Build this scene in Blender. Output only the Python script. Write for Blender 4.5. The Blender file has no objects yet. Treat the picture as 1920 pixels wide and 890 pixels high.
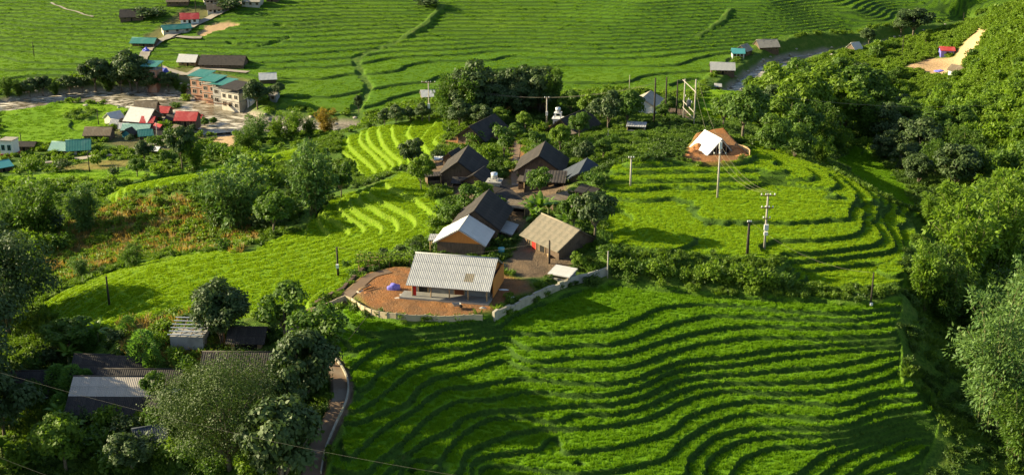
import bpy, bmesh, math, random
import numpy as np
from mathutils import Vector, Matrix, noise as mnoise
R = math.radians
rng = np.random.default_rng(7)
random.seed(7)
SC = bpy.context.scene
COL = SC.collection

# ---------------------------------------------------------------- camera
CAMZ, PITCH, FPX = 110.0, R(19.6), 2400.0     # height above the valley datum, tilt below the horizon, focal length in photo pixels
cam_d = bpy.data.cameras.new('camera'); cam = bpy.data.objects.new('camera', cam_d); COL.objects.link(cam)
cam.location = (0, 0, CAMZ); cam.rotation_euler = (R(90) - PITCH, 0, 0)
cam_d.sensor_width = 36; cam_d.lens = 36 * FPX / 1920; cam_d.clip_start = 1; cam_d.clip_end = 9000
SC.camera = cam
# ---------------------------------------------------------------- light
SUN_EL, SUN_AZ = R(21.5), R(-9)                # elevation; direction the light travels, from +X towards -Y
world = bpy.data.worlds.new('World'); SC.world = world; world.use_nodes = True
wn = world.node_tree
sky = wn.nodes.new('ShaderNodeTexSky'); sky.sky_type = 'NISHITA'; sky.sun_disc = False
sky.sun_elevation = SUN_EL
ldir = Vector((math.cos(SUN_AZ) * math.cos(SUN_EL), math.sin(SUN_AZ) * math.cos(SUN_EL), -math.sin(SUN_EL)))
sky.sun_rotation = math.atan2(-ldir.x, -ldir.y)
bg = wn.nodes['Background']; bg.inputs['Strength'].default_value = 0.075
wn.links.new(sky.outputs[0], bg.inputs[0])
sun_d = bpy.data.lights.new('sun', 'SUN'); sun_d.energy = 5.0; sun_d.angle = R(0.5); sun_d.color = (1, 0.87, 0.56)
sun = bpy.data.objects.new('sun', sun_d); COL.objects.link(sun)
sun.rotation_euler = ldir.to_track_quat('-Z', 'Y').to_euler()
vs = SC.view_settings; vs.view_transform = 'Standard'; vs.look = 'None'; vs.gamma = 1; vs.use_curve_mapping = False; vs.exposure = 1.45
SC.render.film_transparent = False

# ---------------------------------------------------------------- pixel picks to world points
CT, ST = math.cos(PITCH), math.sin(PITCH)
def rays(u, v):
    x = (np.asarray(u, float) - 960) / FPX; y = -(np.asarray(v, float) - 445) / FPX
    return np.stack([x, CT + y * ST, -ST + y * CT], -1)
def P(u, v, z):
    d = rays(u, v); t = (z - CAMZ) / d[..., 2]
    return np.array([d[..., 0] * t, d[..., 1] * t, z + 0 * t]).T
def PY(u, Y, z):
    x = (u - 960) / FPX
    return np.array([x * (Y * CT + (CAMZ - z) * ST), Y, z])

# ---------------------------------------------------------------- terrain: surveyed contour lines and spot heights
def catmull(pts, n=8):
    pts = np.array(pts, float); out = []
    q = np.vstack([2 * pts[0] - pts[1], pts, 2 * pts[-1] - pts[-2]])
    for i in range(len(pts) - 1):
        p0, p1, p2, p3 = q[i], q[i+1], q[i+2], q[i+3]
        for t in np.linspace(0, 1, n, endpoint=False):
            out.append(.5 * (2*p1 + (p2-p0)*t + (2*p0-5*p1+4*p2-p3)*t*t + (3*p1-p0-3*p2+p3)*t**3))
    out.append(pts[-1]); return np.array(out)
DZ = 0.58
PTS = []
SHELF_STEP, LOWER_STEP = .58, .5
ZONE = ''
def zlev(n):
    if ZONE == 'lower': return 88 * DZ - (88 - n) * LOWER_STEP
    return n * DZ if n <= 93 or ZONE != 'shelf' else 93 * DZ + (n - 93) * SHELF_STEP
def contour(n, pts):
    w = catmull([P(u, v, zlev(n)) for u, v in pts], 6); L = np.concatenate([[0], np.cumsum(np.hypot(*np.diff(w[:, :2], axis=0).T))])
    for t in np.linspace(0, L[-1], max(2, int(L[-1] / (.7 if w[:, 1].mean() < 162 else 1.2)))):
        PTS.append(np.array([np.interp(t, L, w[:, i]) for i in range(3)]))
def spots(lst):
    for (u, v, z) in lst: PTS.append(P(u, v, z))
def z7(l): return [(600 + .3709 * x, 560 + .3709 * y) for x, y in l]
def z8(l): return [(1080 + .4156 * x, 520 + .4156 * y) for x, y in l]
def z6(l): return [(1280 + .2708 * x, 230 + .2708 * y) for x, y in l]
def zr(l): return [(1100 + .427 * x, 330 + .427 * y) for x, y in l]
# lower amphitheatre
ZONE = 'lower'
contour(88, z7([(140,270),(200,230),(300,205),(400,185),(520,180),(650,165),(780,150),(905,128),(935,100)]) + [(1000,570),(1070,545),(1130,527),(1250,540),(1350,549),(1450,556),(1560,556),(1688,549)])
contour(87, z7([(150,350),(200,300),(300,240),(400,215),(520,205),(700,190),(850,165),(950,155),(1050,165)]) + z8([(0,235),(150,220),(250,185),(350,140),(450,118),(600,112),(740,118),(900,135),(1050,145),(1250,148),(1460,124)]))
contour(86, z7([(145,490),(230,430),(300,350),(400,300),(500,265),(600,245),(750,235),(850,205),(960,190),(1060,235)]) + z8([(0,297),(150,290),(250,265),(350,228),(450,195),(600,165),(750,165),(900,172),(1100,180),(1250,182),(1445,157)]))
contour(85, z7([(190,550),(300,480),(400,400),(450,360),(550,325),(700,290),(800,260),(940,230),(1050,300)]) + z8([(0,350),(150,345),(250,325),(350,290),(450,262),(600,228),(750,212),(900,212),(1100,218),(1300,212),(1445,195)]))
contour(84, z7([(230,595),(350,545),(430,520),(500,430),(600,380),(700,365),(850,320),(950,300),(1050,340)]) + z8([(0,405),(150,400),(250,390),(350,352),(450,320),(600,285),(750,265),(900,258),(1100,262),(1300,255),(1440,240)]))
contour(83, z7([(150,790),(250,690),(350,620),(450,560),(560,480),(640,440),(740,432),(900,408),(1040,390)]) + z8([(0,463),(150,465),(250,450),(350,412),(500,365),(700,345),(900,315),(1100,297),(1300,285),(1450,278)]))
contour(82, z7([(240,860),(300,790),(400,720),(520,600),(620,540),(700,502),(800,500),(900,482),(1060,455)]) + z8([(0,520),(150,515),(300,475),(400,425),(500,400),(700,385),(900,355),(1100,333),(1300,312),(1465,302)]))
contour(81, z7([(380,820),(520,710),(640,655),(720,590),(860,555),(1000,548)]) + z8([(0,565),(150,560),(300,525),(400,475),(500,445),(650,430),(800,420),(1000,400),(1200,380),(1350,348),(1478,326)]))
contour(80, z7([(560,860),(660,720),(760,640),(880,590),(1080,590),(1180,610)]) + z8([(0,605),(150,605),(300,575),(400,530),(500,490),(650,467),(800,465),(1000,460),(1150,446),(1300,418),(1440,372)]))
contour(79, z7([(700,850),(730,770),(800,730),(900,690),(1040,655),(1170,640)]) + z8([(0,670),(150,655),(300,630),(400,590),(500,540),(600,512),(720,500),(850,510),(1000,510),(1150,497),(1300,470),(1400,440),(1510,385)]))
contour(78, z7([(1195,690),(1260,770)]) + z8([(0,775),(150,755),(300,720),(400,690),(500,620),(600,580),(750,550),(900,545),(1150,560),(1250,545),(1360,510),(1530,480)]))
contour(77, z7([(1285,800),(1280,860)]) + z8([(0,875),(150,860),(300,830),(400,800),(470,730),(550,680),(650,630),(800,605),(1000,615),(1150,615),(1250,590),(1350,548),(1540,540)]))
contour(76, z8([(490,880),(490,830),(540,770),(620,710),(720,680),(850,665),(1050,670),(1200,658),(1320,620),(1440,585),(1545,568)]))
contour(75, z8([(570,880),(590,820),(650,770),(750,725),(900,705),(1100,700),(1235,690),(1340,645),(1480,625),(1600,610)]))
contour(74, z8([(700,880),(710,840),(760,800),(850,765),(1000,750),(1120,745),(1225,712),(1360,690),(1470,650),(1600,640)]))
contour(73, z8([(980,885),(1050,830),(1120,780),(1250,725),(1370,715),(1500,668),(1620,668)]))
contour(72, z8([(1100,885),(1200,810),(1350,750),(1480,705),(1620,692)]))
contour(71, z8([(1215,885),(1310,825),(1400,790),(1500,735),(1610,722)]))
contour(70, z8([(1310,885),(1400,855),(1500,820),(1600,742)]))
# shelf above the right bank
ZONE = 'shelf'
contour(97, [(1180,308),(1230,306)] + z6([(0,270),(250,275),(400,267),(470,243),(492,200)]))
contour(96, [(1145,320),(1210,319)] + z6([(0,322),(250,320),(450,317),(580,302),(632,272),(622,240),(575,220)]))
contour(95, [(1142,337),(1200,336)] + z6([(0,385),(250,381),(500,376),(670,374),(780,378),(890,378),(885,340),(800,290),(700,255)]))
contour(94, [(1145,345),(1300,342),(1450,340)] + z6([(800,418),(880,432),(950,437),(1065,436),(1040,390),(980,335),(880,285)]))
contour(93, z6([(1000,650),(1135,655),(1138,600),(1192,530),(1185,480),(1150,430),(1060,360)]))
contour(92, z6([(660,802),(850,800),(1050,785),(1180,765),(1230,735),(1243,670),(1252,615),(1332,553),(1310,515),(1220,430),(1120,370)]))
contour(91, zr([(870,332),(1000,328),(1150,310),(1262,290),(1287,260),(1262,220),(1212,190),(1220,152),(1268,125)]) )
contour(90, zr([(895,366),(1050,356),(1200,340),(1330,320),(1347,288),(1303,200),(1287,165),(1308,142)]))
contour(89, zr([(915,405),(1100,391),(1250,376),(1392,360),(1385,290),(1352,200),(1352,150)]))
contour(88, zr([(945,490),(1100,490),(1250,476),(1392,456),(1440,380),(1450,260),(1432,200)]))
ZONE = ''
# left shoulder: hairpins round the hollow, falling away to the left
contour(87, [(720,340),(741,353),(766,365),(790,380),(808,395),(817,408),(800,430),(740,462),(680,490),(600,520),(500,555),(420,580),(360,598)])
contour(86, [(696,352),(693,362),(711,374),(732,383),(753,395),(769,402),(778,414),(775,427),(750,441),(700,462),(620,492),(540,516),(450,540),(360,570),(280,600)])
contour(85, [(680,357),(672,368),(681,380),(702,389),(720,402),(738,408),(746,423),(740,437),(700,451),(640,470),(560,495),(460,518),(370,545),(290,575),(220,605)])
contour(84, [(665,363),(655,371),(658,386),(672,397),(690,408),(711,420),(717,431),(705,442),(660,456),(600,474),(500,498),(400,520),(320,545),(240,580),(180,610)])
contour(83, [(644,370),(635,380),(638,392),(653,405),(672,417),(684,429),(670,442),(620,458),(540,480),(440,497),(360,515),(290,540),(210,580),(150,616)])
contour(82, [(620,376),(608,386),(605,396),(620,408),(640,421),(655,434),(640,447),(580,462),(500,478),(420,487),(330,505),(260,530),(190,570),(130,608)])
contour(81, [(605,390),(598,404),(604,424),(616,438),(600,450),(540,462),(460,473),(360,484),(280,503),(220,528),(150,570),(112,596)])
contour(80, [(585,400),(575,420),(570,440),(520,455)] )
# back terraces
contour(80, [(825,221),(798,248),(790,263),(802,282)])
contour(79, [(775,227),(765,248),(775,263),(783,279)])
contour(78, [(735,235),(737,252),(748,271),(760,286)])
contour(77, [(710,244),(718,267),(733,286),(744,294)])
contour(76, [(689,242),(691,260),(702,275),(725,294),(737,305)])
contour(75, [(678,244),(676,263),(699,286),(718,305)])
contour(74, [(655,248),(653,267),(668,286),(691,305),(706,321)])
contour(73, [(630,260),(632,275),(653,290),(668,302),(672,317),(683,328)])
spots([(980,460,52.0),(900,430,51.8),(960,340,50.6),(970,290,49),(870,335,50.2),(815,345,50.4),(1015,345,50.6),(1050,250,48),(870,252,47.2),(920,215,46.3),
 (1000,200,46),(1060,205,46.5),(1130,245,48.3),(1180,255,49.5),(1250,222,48.5),(1300,235,49.5),(1110,330,51.2),(1110,425,52.6),(840,400,51.3),(1060,400,52),
 (800,520,51.8),(900,570,52),(1000,540,52),(830,590,52),(690,540,51.8),(660,548,51.6),(1120,500,52),(1200,285,53.5),(1130,300,51.5),(1250,265,52.5),(1335,292,56.24),(1380,290,56.24),
 (1150,365,54),(1250,350,54.3),(1350,352,54.3),(1450,360,54.3),(1150,470,53.6),(1250,480,53.6),(1400,440,53.6),(1470,486,53.5),(1150,572,50.86),(1250,558,50.86),(1060,592,50.86),(1350,555,50.9),(1500,390,54.3),(1260,425,53.7),(1330,400,54.0),
 (1420,265,53),(1560,320,52.2),(1650,370,50.9),(1740,412,49.6),
 (1720,570,48),(1740,620,46.6),(1725,690,45),(1735,760,43.3),
 (380,335,47),(300,343,45.4),(230,352,43.3),(195,375,41.5),(520,288,43.5),(570,290,42.5),(610,330,42.5),(560,350,43),(520,400,44.2),
 (350,455,42.2),(250,465,40.8),(150,465,39.5),(115,505,40.3),(480,420,44.3),(450,448,43.2),(420,380,45.3),(320,400,43.6),(230,420,41.8),(0,450,38.5),(0,560,41),(50,620,44),(60,520,40.5),
 (0,310,7.5),(100,325,10.5),(260,325,15),(150,345,20),(50,350,18),(0,380,25),(100,400,32),
 (0,197,2.5),(0,230,4.5),(120,230,5),(250,250,5),(400,262,4.5),(330,290,8),(430,290,10),(200,295,8),(100,270,6.5),(460,250,5),(560,238,4.8),(650,228,5),(740,222,6),(500,215,5),
 (0,170,4),(0,150,6),(0,100,8.4),(0,50,13),(0,0,19),(250,150,6),(250,100,9),(250,50,14),(250,0,20),(500,150,7),(500,100,9.4),(500,50,14),(500,0,20),(750,150,7),(750,100,9),(750,50,14),(750,0,20.5),
 (960,180,6),(960,100,8.6),(960,50,14),(960,0,20),(1200,160,6),(1200,100,8.6),(1200,50,14),(1200,0,21),(1440,60,11),(1440,0,20),(1340,135,6),(1420,110,5.5),(1600,60,8.5),(1600,20,15),(1700,35,9),(1800,30,9),(1800,0,16),
 (1720,120,9.5),(1780,138,10),(1800,120,10.3),(1690,130,9),(1820,90,15),(1850,55,20),(1700,195,7.5),(1650,250,14),(1640,330,30),(1560,280,29),(1450,255,40),(1400,195,34),(1500,160,22),(1330,170,33),(1290,190,35.5),(1390,175,32),
 (1900,300,30),(1850,200,20),(1900,150,23),(1900,60,33),(1920,10,41),(1875,20,30),(1820,160,13),(1750,300,27),(1750,380,33),(1900,420,36),(1800,480,36),(1900,560,38),(1760,540,41),(1850,680,39),(1850,760,41),(1900,860,40.6),(1700,885,41.2),(1800,850,41.4),
 (600,585,51.2),(640,660,50.6),(650,720,49.9),(635,790,48.9),(600,850,47.9),(585,889,47.3),(520,640,49.8),(460,620,49.8),(430,650,49),(330,622,50),(250,660,48.6),(170,655,46.3),(100,640,45.3),
 (50,700,44.4),(215,745,45.6),(350,760,46.4),(450,720,47.6),(540,720,48.3),(550,800,46.8),(430,850,45.5),(300,850,44.8),(100,850,43),(0,885,42),(0,800,42.5),(900,880,45.4),(760,880,46.4),(1000,850,45.9)])
for u, Y, z in [(300,235,36),(300,280,20),(450,260,34),(450,320,12),(650,270,36),(650,320,18),(740,300,36),(740,345,14),(870,310,36),(870,360,12),(1000,300,38),(1000,370,12),(1150,310,38),(1150,380,12),
                (1250,330,32),(1250,390,11),(1380,380,17),(1380,430,6),(1500,440,8),(1650,205,42),(1560,215,44),(1740,200,40),(1450,235,46),(1620,400,9),(1920,600,18),(1920,520,24),
                (0,100,36),(480,92,36),(960,88,36),(1440,92,35),(1920,100,34),(-200,160,41),(-200,200,36),(-200,300,14),(-200,130,42),(2150,130,44),(2150,180,48),(2150,260,50),(2150,350,52),(2150,430,58),
                (-200,700,38),(0,700,40),(500,700,42),(960,700,42),(1500,700,42),(1920,720,44),(-300,900,90),(500,900,90),(1300,900,90),(2100,900,90),(-250,450,5),(-250,560,17)]:
    PTS.append(PY(u, Y, z))
# river course (photo pixel, water level, half width)
RIVER = [(-160,212,1.2,10),(0,205,1.6,10),(120,186,1.9,10),(220,184,2.1,13),(300,192,2.3,15),(370,213,2.5,14),(420,228,2.6,12),(432,247,2.8,9)]
RIVER2 = [(1400,160,2.6,4.5),(1430,140,2.8,5),(1470,118,3.1,5),(1540,103,3.5,4),(1620,93,3.9,4),(1720,80,4.6,5.5),(1790,68,5.2,6),(1850,55,6,6)]
def river_line(rv):
    l = np.array([list(P(u, v, z)) + [hw] for u, v, z, hw in rv]); return catmull(l, 10)
# the unseen stretch between the two views of the river, behind the spur
_a = river_line(RIVER)[-1]; _b = river_line(RIVER2)[0]
RIV = [river_line(RIVER), river_line(RIVER2),
       catmull([_a, [_a[0]+14, _a[1]+4, 2.8, 9], [0, 395, 2.75, 9], [60, 410, 2.7, 8], _b], 10)]
# thin out picks that almost coincide, then fit a multiquadric surface
PTS = np.array(PTS)
keep = []
for i in range(len(PTS)):
    if not keep or np.min(np.hypot(*(PTS[i,:2] - PTS[keep,:2]).T)) > 0.4: keep.append(i)
PTS = PTS[keep]
CMQ = 1.1
def _phi(A, B):
    d2 = ((A[:, None, :2] - B[None, :, :2]) ** 2).sum(-1); return np.sqrt(d2 + CMQ * CMQ)
_n = len(PTS)
_M = np.zeros((_n + 3, _n + 3)); _M[:_n, :_n] = _phi(PTS, PTS) - 0.1 * np.eye(_n)
_M[:_n, _n] = 1; _M[:_n, _n+1:] = PTS[:, :2] / 100; _M[_n:, :_n] = _M[:_n, _n:].T
_w = np.linalg.solve(_M, np.concatenate([PTS[:, 2], [0, 0, 0]]))
def zsmooth(X, Y):
    X = np.asarray(X, float).ravel(); Y = np.asarray(Y, float).ravel(); out = np.empty(len(X))
    C = PTS[:, :2].astype(np.float32); w = _w[:_n].astype(np.float32)
    for s in range(0, len(X), 20000):
        x = X[s:s+20000].astype(np.float32); y = Y[s:s+20000].astype(np.float32)
        d = (x[:, None] - C[None, :, 0]) ** 2; d += (y[:, None] - C[None, :, 1]) ** 2; d += np.float32(CMQ * CMQ)
        np.sqrt(d, out=d)
        out[s:s+20000] = (d @ w) + _w[_n] + _w[_n+1] * x / 100 + _w[_n+2] * y / 100
    return out
def vnoise(x, y, seed=0):
    xi = np.floor(x).astype(np.int64); yi = np.floor(y).astype(np.int64); fx = x - xi; fy = y - yi
    def h(a, b):
        n = (a * 374761393 + b * 668265263 + seed * 1442695041) & 0x7fffffff
        n = ((n ^ (n >> 13)) * 1274126177) & 0x7fffffff
        return ((n ^ (n >> 16)) & 0xffff) / 65535.0
    sx = fx * fx * (3 - 2 * fx); sy = fy * fy * (3 - 2 * fy)
    return (h(xi, yi) * (1-sx) + h(xi+1, yi) * sx) * (1-sy) + (h(xi, yi+1) * (1-sx) + h(xi+1, yi+1) * sx) * sy - .5
# tessellation: finer near the viewpoint
NA = 921
YY = np.concatenate([np.geomspace(92, 172, 431)[:-1], np.geomspace(172, 660, 590)]); NY = len(YY) - (len(YY) % 2 == 0); YY = YY[:NY]
AA = np.linspace(-.54, .54, NA); _LY = np.log(YY); _IY = np.arange(NY)
GX = AA[None, :] * YY[:, None]; GY = np.repeat(YY[:, None], NA, 1)
def upsample(g, n, axis):
    g = np.moveaxis(g, axis, 0); q = np.vstack([2 * g[:1] - g[1:2], g, 2 * g[-1:] - g[-2:-1]]); out = np.empty((n,) + g.shape[1:])
    out[::2] = g; p0, p1, p2, p3 = q[:-3], q[1:-2], q[2:-1], q[3:]; out[1::2] = (-p0 + 9 * p1 + 9 * p2 - p3) / 16
    return np.moveaxis(out, 0, axis)
ZS = upsample(upsample(zsmooth(GX[::2, ::2], GY[::2, ::2]).reshape((NY + 1) // 2, (NA + 1) // 2), NY, 0), NA, 1)
_kn = int(np.searchsorted(YY, 166)); ZS[:_kn] = zsmooth(GX[:_kn], GY[:_kn]).reshape(_kn, NA)      # the near terraces at full resolution
for _ in range(2):
    _q = np.pad(ZS, 1, mode='edge'); ZS = .5 * ZS + .125 * (_q[:-2, 1:-1] + _q[2:, 1:-1] + _q[1:-1, :-2] + _q[1:-1, 2:])
print('terrain picks', len(PTS))
def seg_dist(x, y, line):
    best = np.full(x.shape, 1e9); val = np.zeros(x.shape + (line.shape[1] - 2,))
    for i in range(len(line) - 1):
        a, b = line[i], line[i+1]; d = b[:2] - a[:2]; L = max((d ** 2).sum(), 1e-9)
        t = np.clip(((x - a[0]) * d[0] + (y - a[1]) * d[1]) / L, 0, 1)
        dist = np.hypot(x - a[0] - t * d[0], y - a[1] - t * d[1]); m = dist < best
        best = np.where(m, dist, best); val[m] = (a[2:] + t[..., None] * (b[2:] - a[2:]))[m]
    return best, val
def smooth(e0, e1, x):
    t = np.clip((x - e0) / (e1 - e0), 0, 1); return t * t * (3 - 2 * t)
def bil(G, x, y):
    a = np.asarray(x) / np.asarray(y); fi = np.interp(np.log(np.asarray(y)), _LY, _IY); fj = (a + .54) / 1.08 * (NA - 1)
    fi = np.clip(fi, 0, NY - 1.001); fj = np.clip(fj, 0, NA - 1.001); i = fi.astype(int); j = fj.astype(int); u = fi - i; v = fj - j
    return (G[i, j] * (1-u) + G[i+1, j] * u) * (1-v) + (G[i, j+1] * (1-u) + G[i+1, j+1] * u) * v
def hit(G, u, v, ymin=90.0):
    """first point where the sight line through a photo pixel meets the terrain beyond ymin"""
    d = rays(u, v); ys = np.concatenate([np.arange(max(ymin, 93), 280, .35), np.arange(280, 655, .8)]); ys = ys[ys >= ymin]
    x = d[0] / d[1] * ys; z = CAMZ + d[2] / d[1] * ys; g = bil(G, x, ys); k = np.argmax(g >= z)
    if not (g >= z).any(): k = len(ys) - 1
    if k > 0:
        a = z[k-1] - g[k-1]; b = g[k] - z[k]; t = a / max(a + b, 1e-6); y = ys[k-1] + t * (ys[k] - ys[k-1])
    else: y = ys[0]
    xx = d[0] / d[1] * y
    return np.array([xx, y, float(bil(G, xx, y))])
def poly_world(px, G=None, ymin=90.0):
    return np.array([hit(ZS if G is None else G, u, v, ymin)[:2] for u, v in px])
def in_poly(x, y, poly, feather=0.0):
    inside = np.zeros(x.shape, bool); n = len(poly); dist = np.full(x.shape, 1e9)
    bx0, by0 = poly.min(0) - 5 - feather * 2; bx1, by1 = poly.max(0) + 5 + feather * 2
    m = (x > bx0) & (x < bx1) & (y > by0) & (y < by1); xm = x[m]; ym = y[m]
    ins = np.zeros(xm.shape, bool); dd = np.full(xm.shape, 1e9)
    for i in range(n):
        a = poly[i]; b = poly[(i+1) % n]
        c = ((a[1] > ym) != (b[1] > ym)) & (xm < (b[0]-a[0]) * (ym - a[1]) / (b[1] - a[1] + 1e-12) + a[0]); ins ^= c
        d = b - a; L = max((d ** 2).sum(), 1e-9); t = np.clip(((xm-a[0])*d[0] + (ym-a[1])*d[1]) / L, 0, 1)
        dd = np.minimum(dd, np.hypot(xm - a[0] - t*d[0], ym - a[1] - t*d[1]))
    inside = np.zeros(x.shape)
    sd = np.where(ins, dd, -dd)
    inside[m] = smooth(-feather, feather, sd) if feather > 0 else ins.astype(float)
    return inside
# ---------------------------------------------------------------- land cover outlines, picked on the photo and laid on the ground
def cover(px, feather=.6, ymin=90.0, wob=0.6):
    p = poly_world(px, ymin=ymin)
    wx = GX + wob * 2 * vnoise(GX * .35, GY * .35, 3); wy = GY + wob * 2 * vnoise(GX * .35, GY * .35, 4)
    return in_poly(wx, wy, p, feather)
LOWER = [(600,592),(650,572),(690,590),(760,600),(850,602),(925,600),(990,572),(1070,545),(1140,525),(1250,541),(1350,550),(1480,560),(1600,565),(1690,560),(1683,600),(1685,690),(1690,720),(1745,735),(1760,800),(1730,860),(1700,950),(960,950),(600,950),(640,800),(660,720),(640,650)]
SHELF = [(1135,345),(1145,312),(1180,304),(1290,305),(1405,300),(1415,262),(1470,275),(1560,320),(1650,368),(1740,412),(1770,440),(1700,470),(1692,540),(1500,545),(1475,490),(1380,482),(1250,470),(1140,462)]
SHOULDER = [(90,560),(150,530),(220,505),(280,488),(360,475),(480,470),(500,450),(560,430),(600,390),(640,365),(700,345),(760,318),(800,345),(830,395),(815,430),(770,455),(700,480),(690,500),(640,540),(585,575),(500,590),(400,600),(330,585),(220,635),(110,628)]
BACK = [(630,262),(690,240),(760,228),(830,220),(838,250),(815,290),(790,310),(740,318),(690,335),(650,300)]
CREST = [(195,372),(215,352),(300,330),(385,312),(450,300),(520,270),(565,275),(560,305),(480,310),(385,340),(300,350),(240,358),(210,395)]
rice = np.zeros_like(ZS); ripe = np.zeros_like(ZS)
for px, rp, ym in [(LOWER, .0, 90), (SHELF, .75, 90), (SHOULDER, .8, 90), (BACK, .9, 90), (CREST, .9, 150)]:
    c = cover(px, ymin=ym); rice = np.maximum(rice, c); ripe = np.maximum(ripe, c * rp)
VAL = [([(0,208),(60,198),(150,196),(240,198),(235,222),(205,237),(170,265),(60,272),(0,280)], .7), ([(90,325),(180,313),(250,318),(300,325),(270,335),(200,340),(60,345),(0,340),(0,330)], .9),
       ([(1300,195),(1330,172),(1390,163),(1425,170),(1400,200),(1340,228),(1310,228)], .85), ([(1560,300),(1600,270),(1640,290),(1680,330),(1720,390),(1690,400),(1620,350)], .1)]
for px, rp in VAL:
    c = cover(px, ymin=100 if px[0][0] > 1500 else 200); rice = np.maximum(rice, c); ripe = np.maximum(ripe, c * rp)
POND = cover([(118,216),(140,207),(180,207),(186,216),(165,226),(130,224)], ymin=200); rice *= 1 - .9 * POND
nearrice = rice.copy()
# far side of the valley: everything beyond the river
rd = np.full_like(ZS, 1e9); rz = np.zeros_like(ZS); rw = np.zeros_like(ZS); rs = np.zeros_like(ZS)
for ln in RIV:
    d, vv = seg_dist(GX, GY, ln); m = d < rd; rd = np.where(m, d, rd); rz = np.where(m, vv[..., 0], rz); rw = np.where(m, vv[..., 1], rw)
FARP = np.vstack([np.array([[-420, 440]]), RIV[0][::4, :2], RIV[2][::4, :2], RIV[1][::4, :2], [[260, 505], [420, 560], [420, 900], [-500, 900]]])
far = in_poly(GX, GY, FARP, 3.0) * smooth(6, 14, rd - rw)
BANKBUSH = cover([(0,150),(120,150),(170,125),(260,118),(300,150),(350,170),(360,200),(250,192),(120,192),(0,200)], ymin=380)
far = far * (1 - BANKBUSH)
rice = np.maximum(rice, far)
ripe = np.where(far > .5, .05 + .35 * vnoise(GX * .02, GY * .012, 9) + .35 * smooth(.5, .8, -GX / GY * 2 + .15) * 0.8, ripe)
ditch = np.zeros_like(ZS)
for px, hw in [([(668,214),(672,200),(690,165),(678,140),(670,112),(700,95),(740,80),(770,60),(800,40),(830,8)], 1.3), ([(1369,17),(1350,40),(1310,65)], 1.0), ([(240,100),(300,86),(350,62)], .8), ([(540,75),(480,92),(430,84)], .9), ([(620,40),(560,52),(520,50)], .8)]:
    d, _ = seg_dist(GX, GY, catmull([list(hit(ZS, u, v, 330)) for u, v in px], 5)); m = smooth(hw + .8, hw - .3, d + 1.5 * vnoise(GX * .2, GY * .2, 17)); rice *= 1 - m; ditch = np.maximum(ditch, m)
def dirt_of(px, ymin=90, f=.8): return cover(px, f, ymin)
YARD = [(660,548),(690,518),(740,505),(800,505),(930,505),(985,525),(1000,548),(960,565),(925,590),(860,596),(780,594),(720,585),(690,575)]
dirt = dirt_of(YARD)
for px, ym in [([(1278,300),(1300,268),(1360,262),(1385,275),(1405,292),(1390,300),(1340,303)], 150), ([(830,265),(890,250),(900,262),(880,270),(835,270)], 150), ([(950,345),(958,270),(978,262),(985,300),(978,345)], 150), ([(1690,128),(1740,110),(1790,105),(1840,50),(1855,48),(1830,95),(1800,140),(1775,142),(1730,135)], 300),
               ([(370,68),(385,48),(430,42),(450,48),(400,62),(380,72)], 350), ([(400,250),(440,245),(440,275),(400,275)], 250), ([(1030,235),(1060,232),(1060,250),(1030,250)], 150)]:
    dirt = np.maximum(dirt, dirt_of(px, ym))
packed = dirt_of([(800,340),(805,300),(850,300),(900,330),(990,340),(1050,330),(1060,360),(1000,400),(965,470),(935,500),(985,520),(1060,515),(1080,480),(1010,460),(960,430),(900,390),(840,350)], 140)
packed = np.maximum(packed, dirt_of([(1175,195),(1290,205),(1300,230),(1250,215),(1180,205)], 200))
for px in [[(200,270),(230,215),(330,210),(400,225),(380,270),(300,290)], [(300,130),(360,128),(470,150),(470,165),(340,150)], [(345,20),(400,15),(395,40),(320,65),(270,90),(250,82)]]:
    packed = np.maximum(packed, .62 * dirt_of(px, 300, 2))
corn = cover([(80,470),(110,430),(200,385),(260,370),(330,370),(420,380),(460,410),(480,440),(470,468),(340,474),(260,484),(160,510),(90,545)], 1.5, 150, 2.0)
corn = np.maximum(corn, cover([(190,620),(260,600),(340,590),(350,630),(320,660),(400,640),(415,650),(370,690),(290,690),(230,660)], 1.0, 100, 1.5))
corn = np.maximum(corn, cover([(85,318),(170,300),(240,300),(240,312),(160,318)], 1.0, 250, 1.0))
for m in (dirt, packed): rice *= 1 - m; far *= 1 - m
rice *= 1 - corn * (far < .5)
# ---------------------------------------------------------------- heights: terrace the paddies, level the yards, cut the river bed
z = ZS.copy()
pad = in_poly(GX, GY, poly_world(YARD), 1.0); z = z * (1 - pad) + 52.0 * pad
pad = in_poly(GX, GY, poly_world([(1278,300),(1300,268),(1360,262),(1385,275),(1405,292),(1390,300),(1340,303)], ymin=150), .8); z = z * (1 - pad) + 56.24 * pad
ZB = z.copy()
nearw = smooth(300, 260, GY)
wig = ZS + nearw * .05 * vnoise(GX * .8, GY * .8, 5) + (1 - nearw) * (3.2 * vnoise(GX * .009 + .004 * GY, GY * .009, 6) + 1.3 * vnoise(GX * .03, GY * .045, 8) + .22 * vnoise(GX * .10, GY * .12, 7))
dzl = np.where(far > .4, .80, DZ)
lowm = cover(LOWER, .1, 90, 0) > .5; shm = cover([(1100,300),(1290,230),(1480,240),(1800,440),(1750,545),(1100,545)], .1, 90, 0) > .5
top = 88 * DZ
s = np.where(lowm & (wig < top) & (far < .4), 88 + (wig - top) / LOWER_STEP, np.where(shm & (wig > 93 * DZ), 93 + (wig - 93 * DZ) / SHELF_STEP, wig / dzl)); k = np.floor(s + 1e-4); f = s - k
gy_, ga_ = np.gradient(wig); dYr = np.gradient(YY)[:, None]; dXc = (AA[1] - AA[0]) * GY; zx_ = ga_ / dXc; zy_ = gy_ / dYr - zx_ * AA[None, :]
grad = np.hypot(zx_, zy_); steps = np.where(lowm, LOWER_STEP, dzl)
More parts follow.
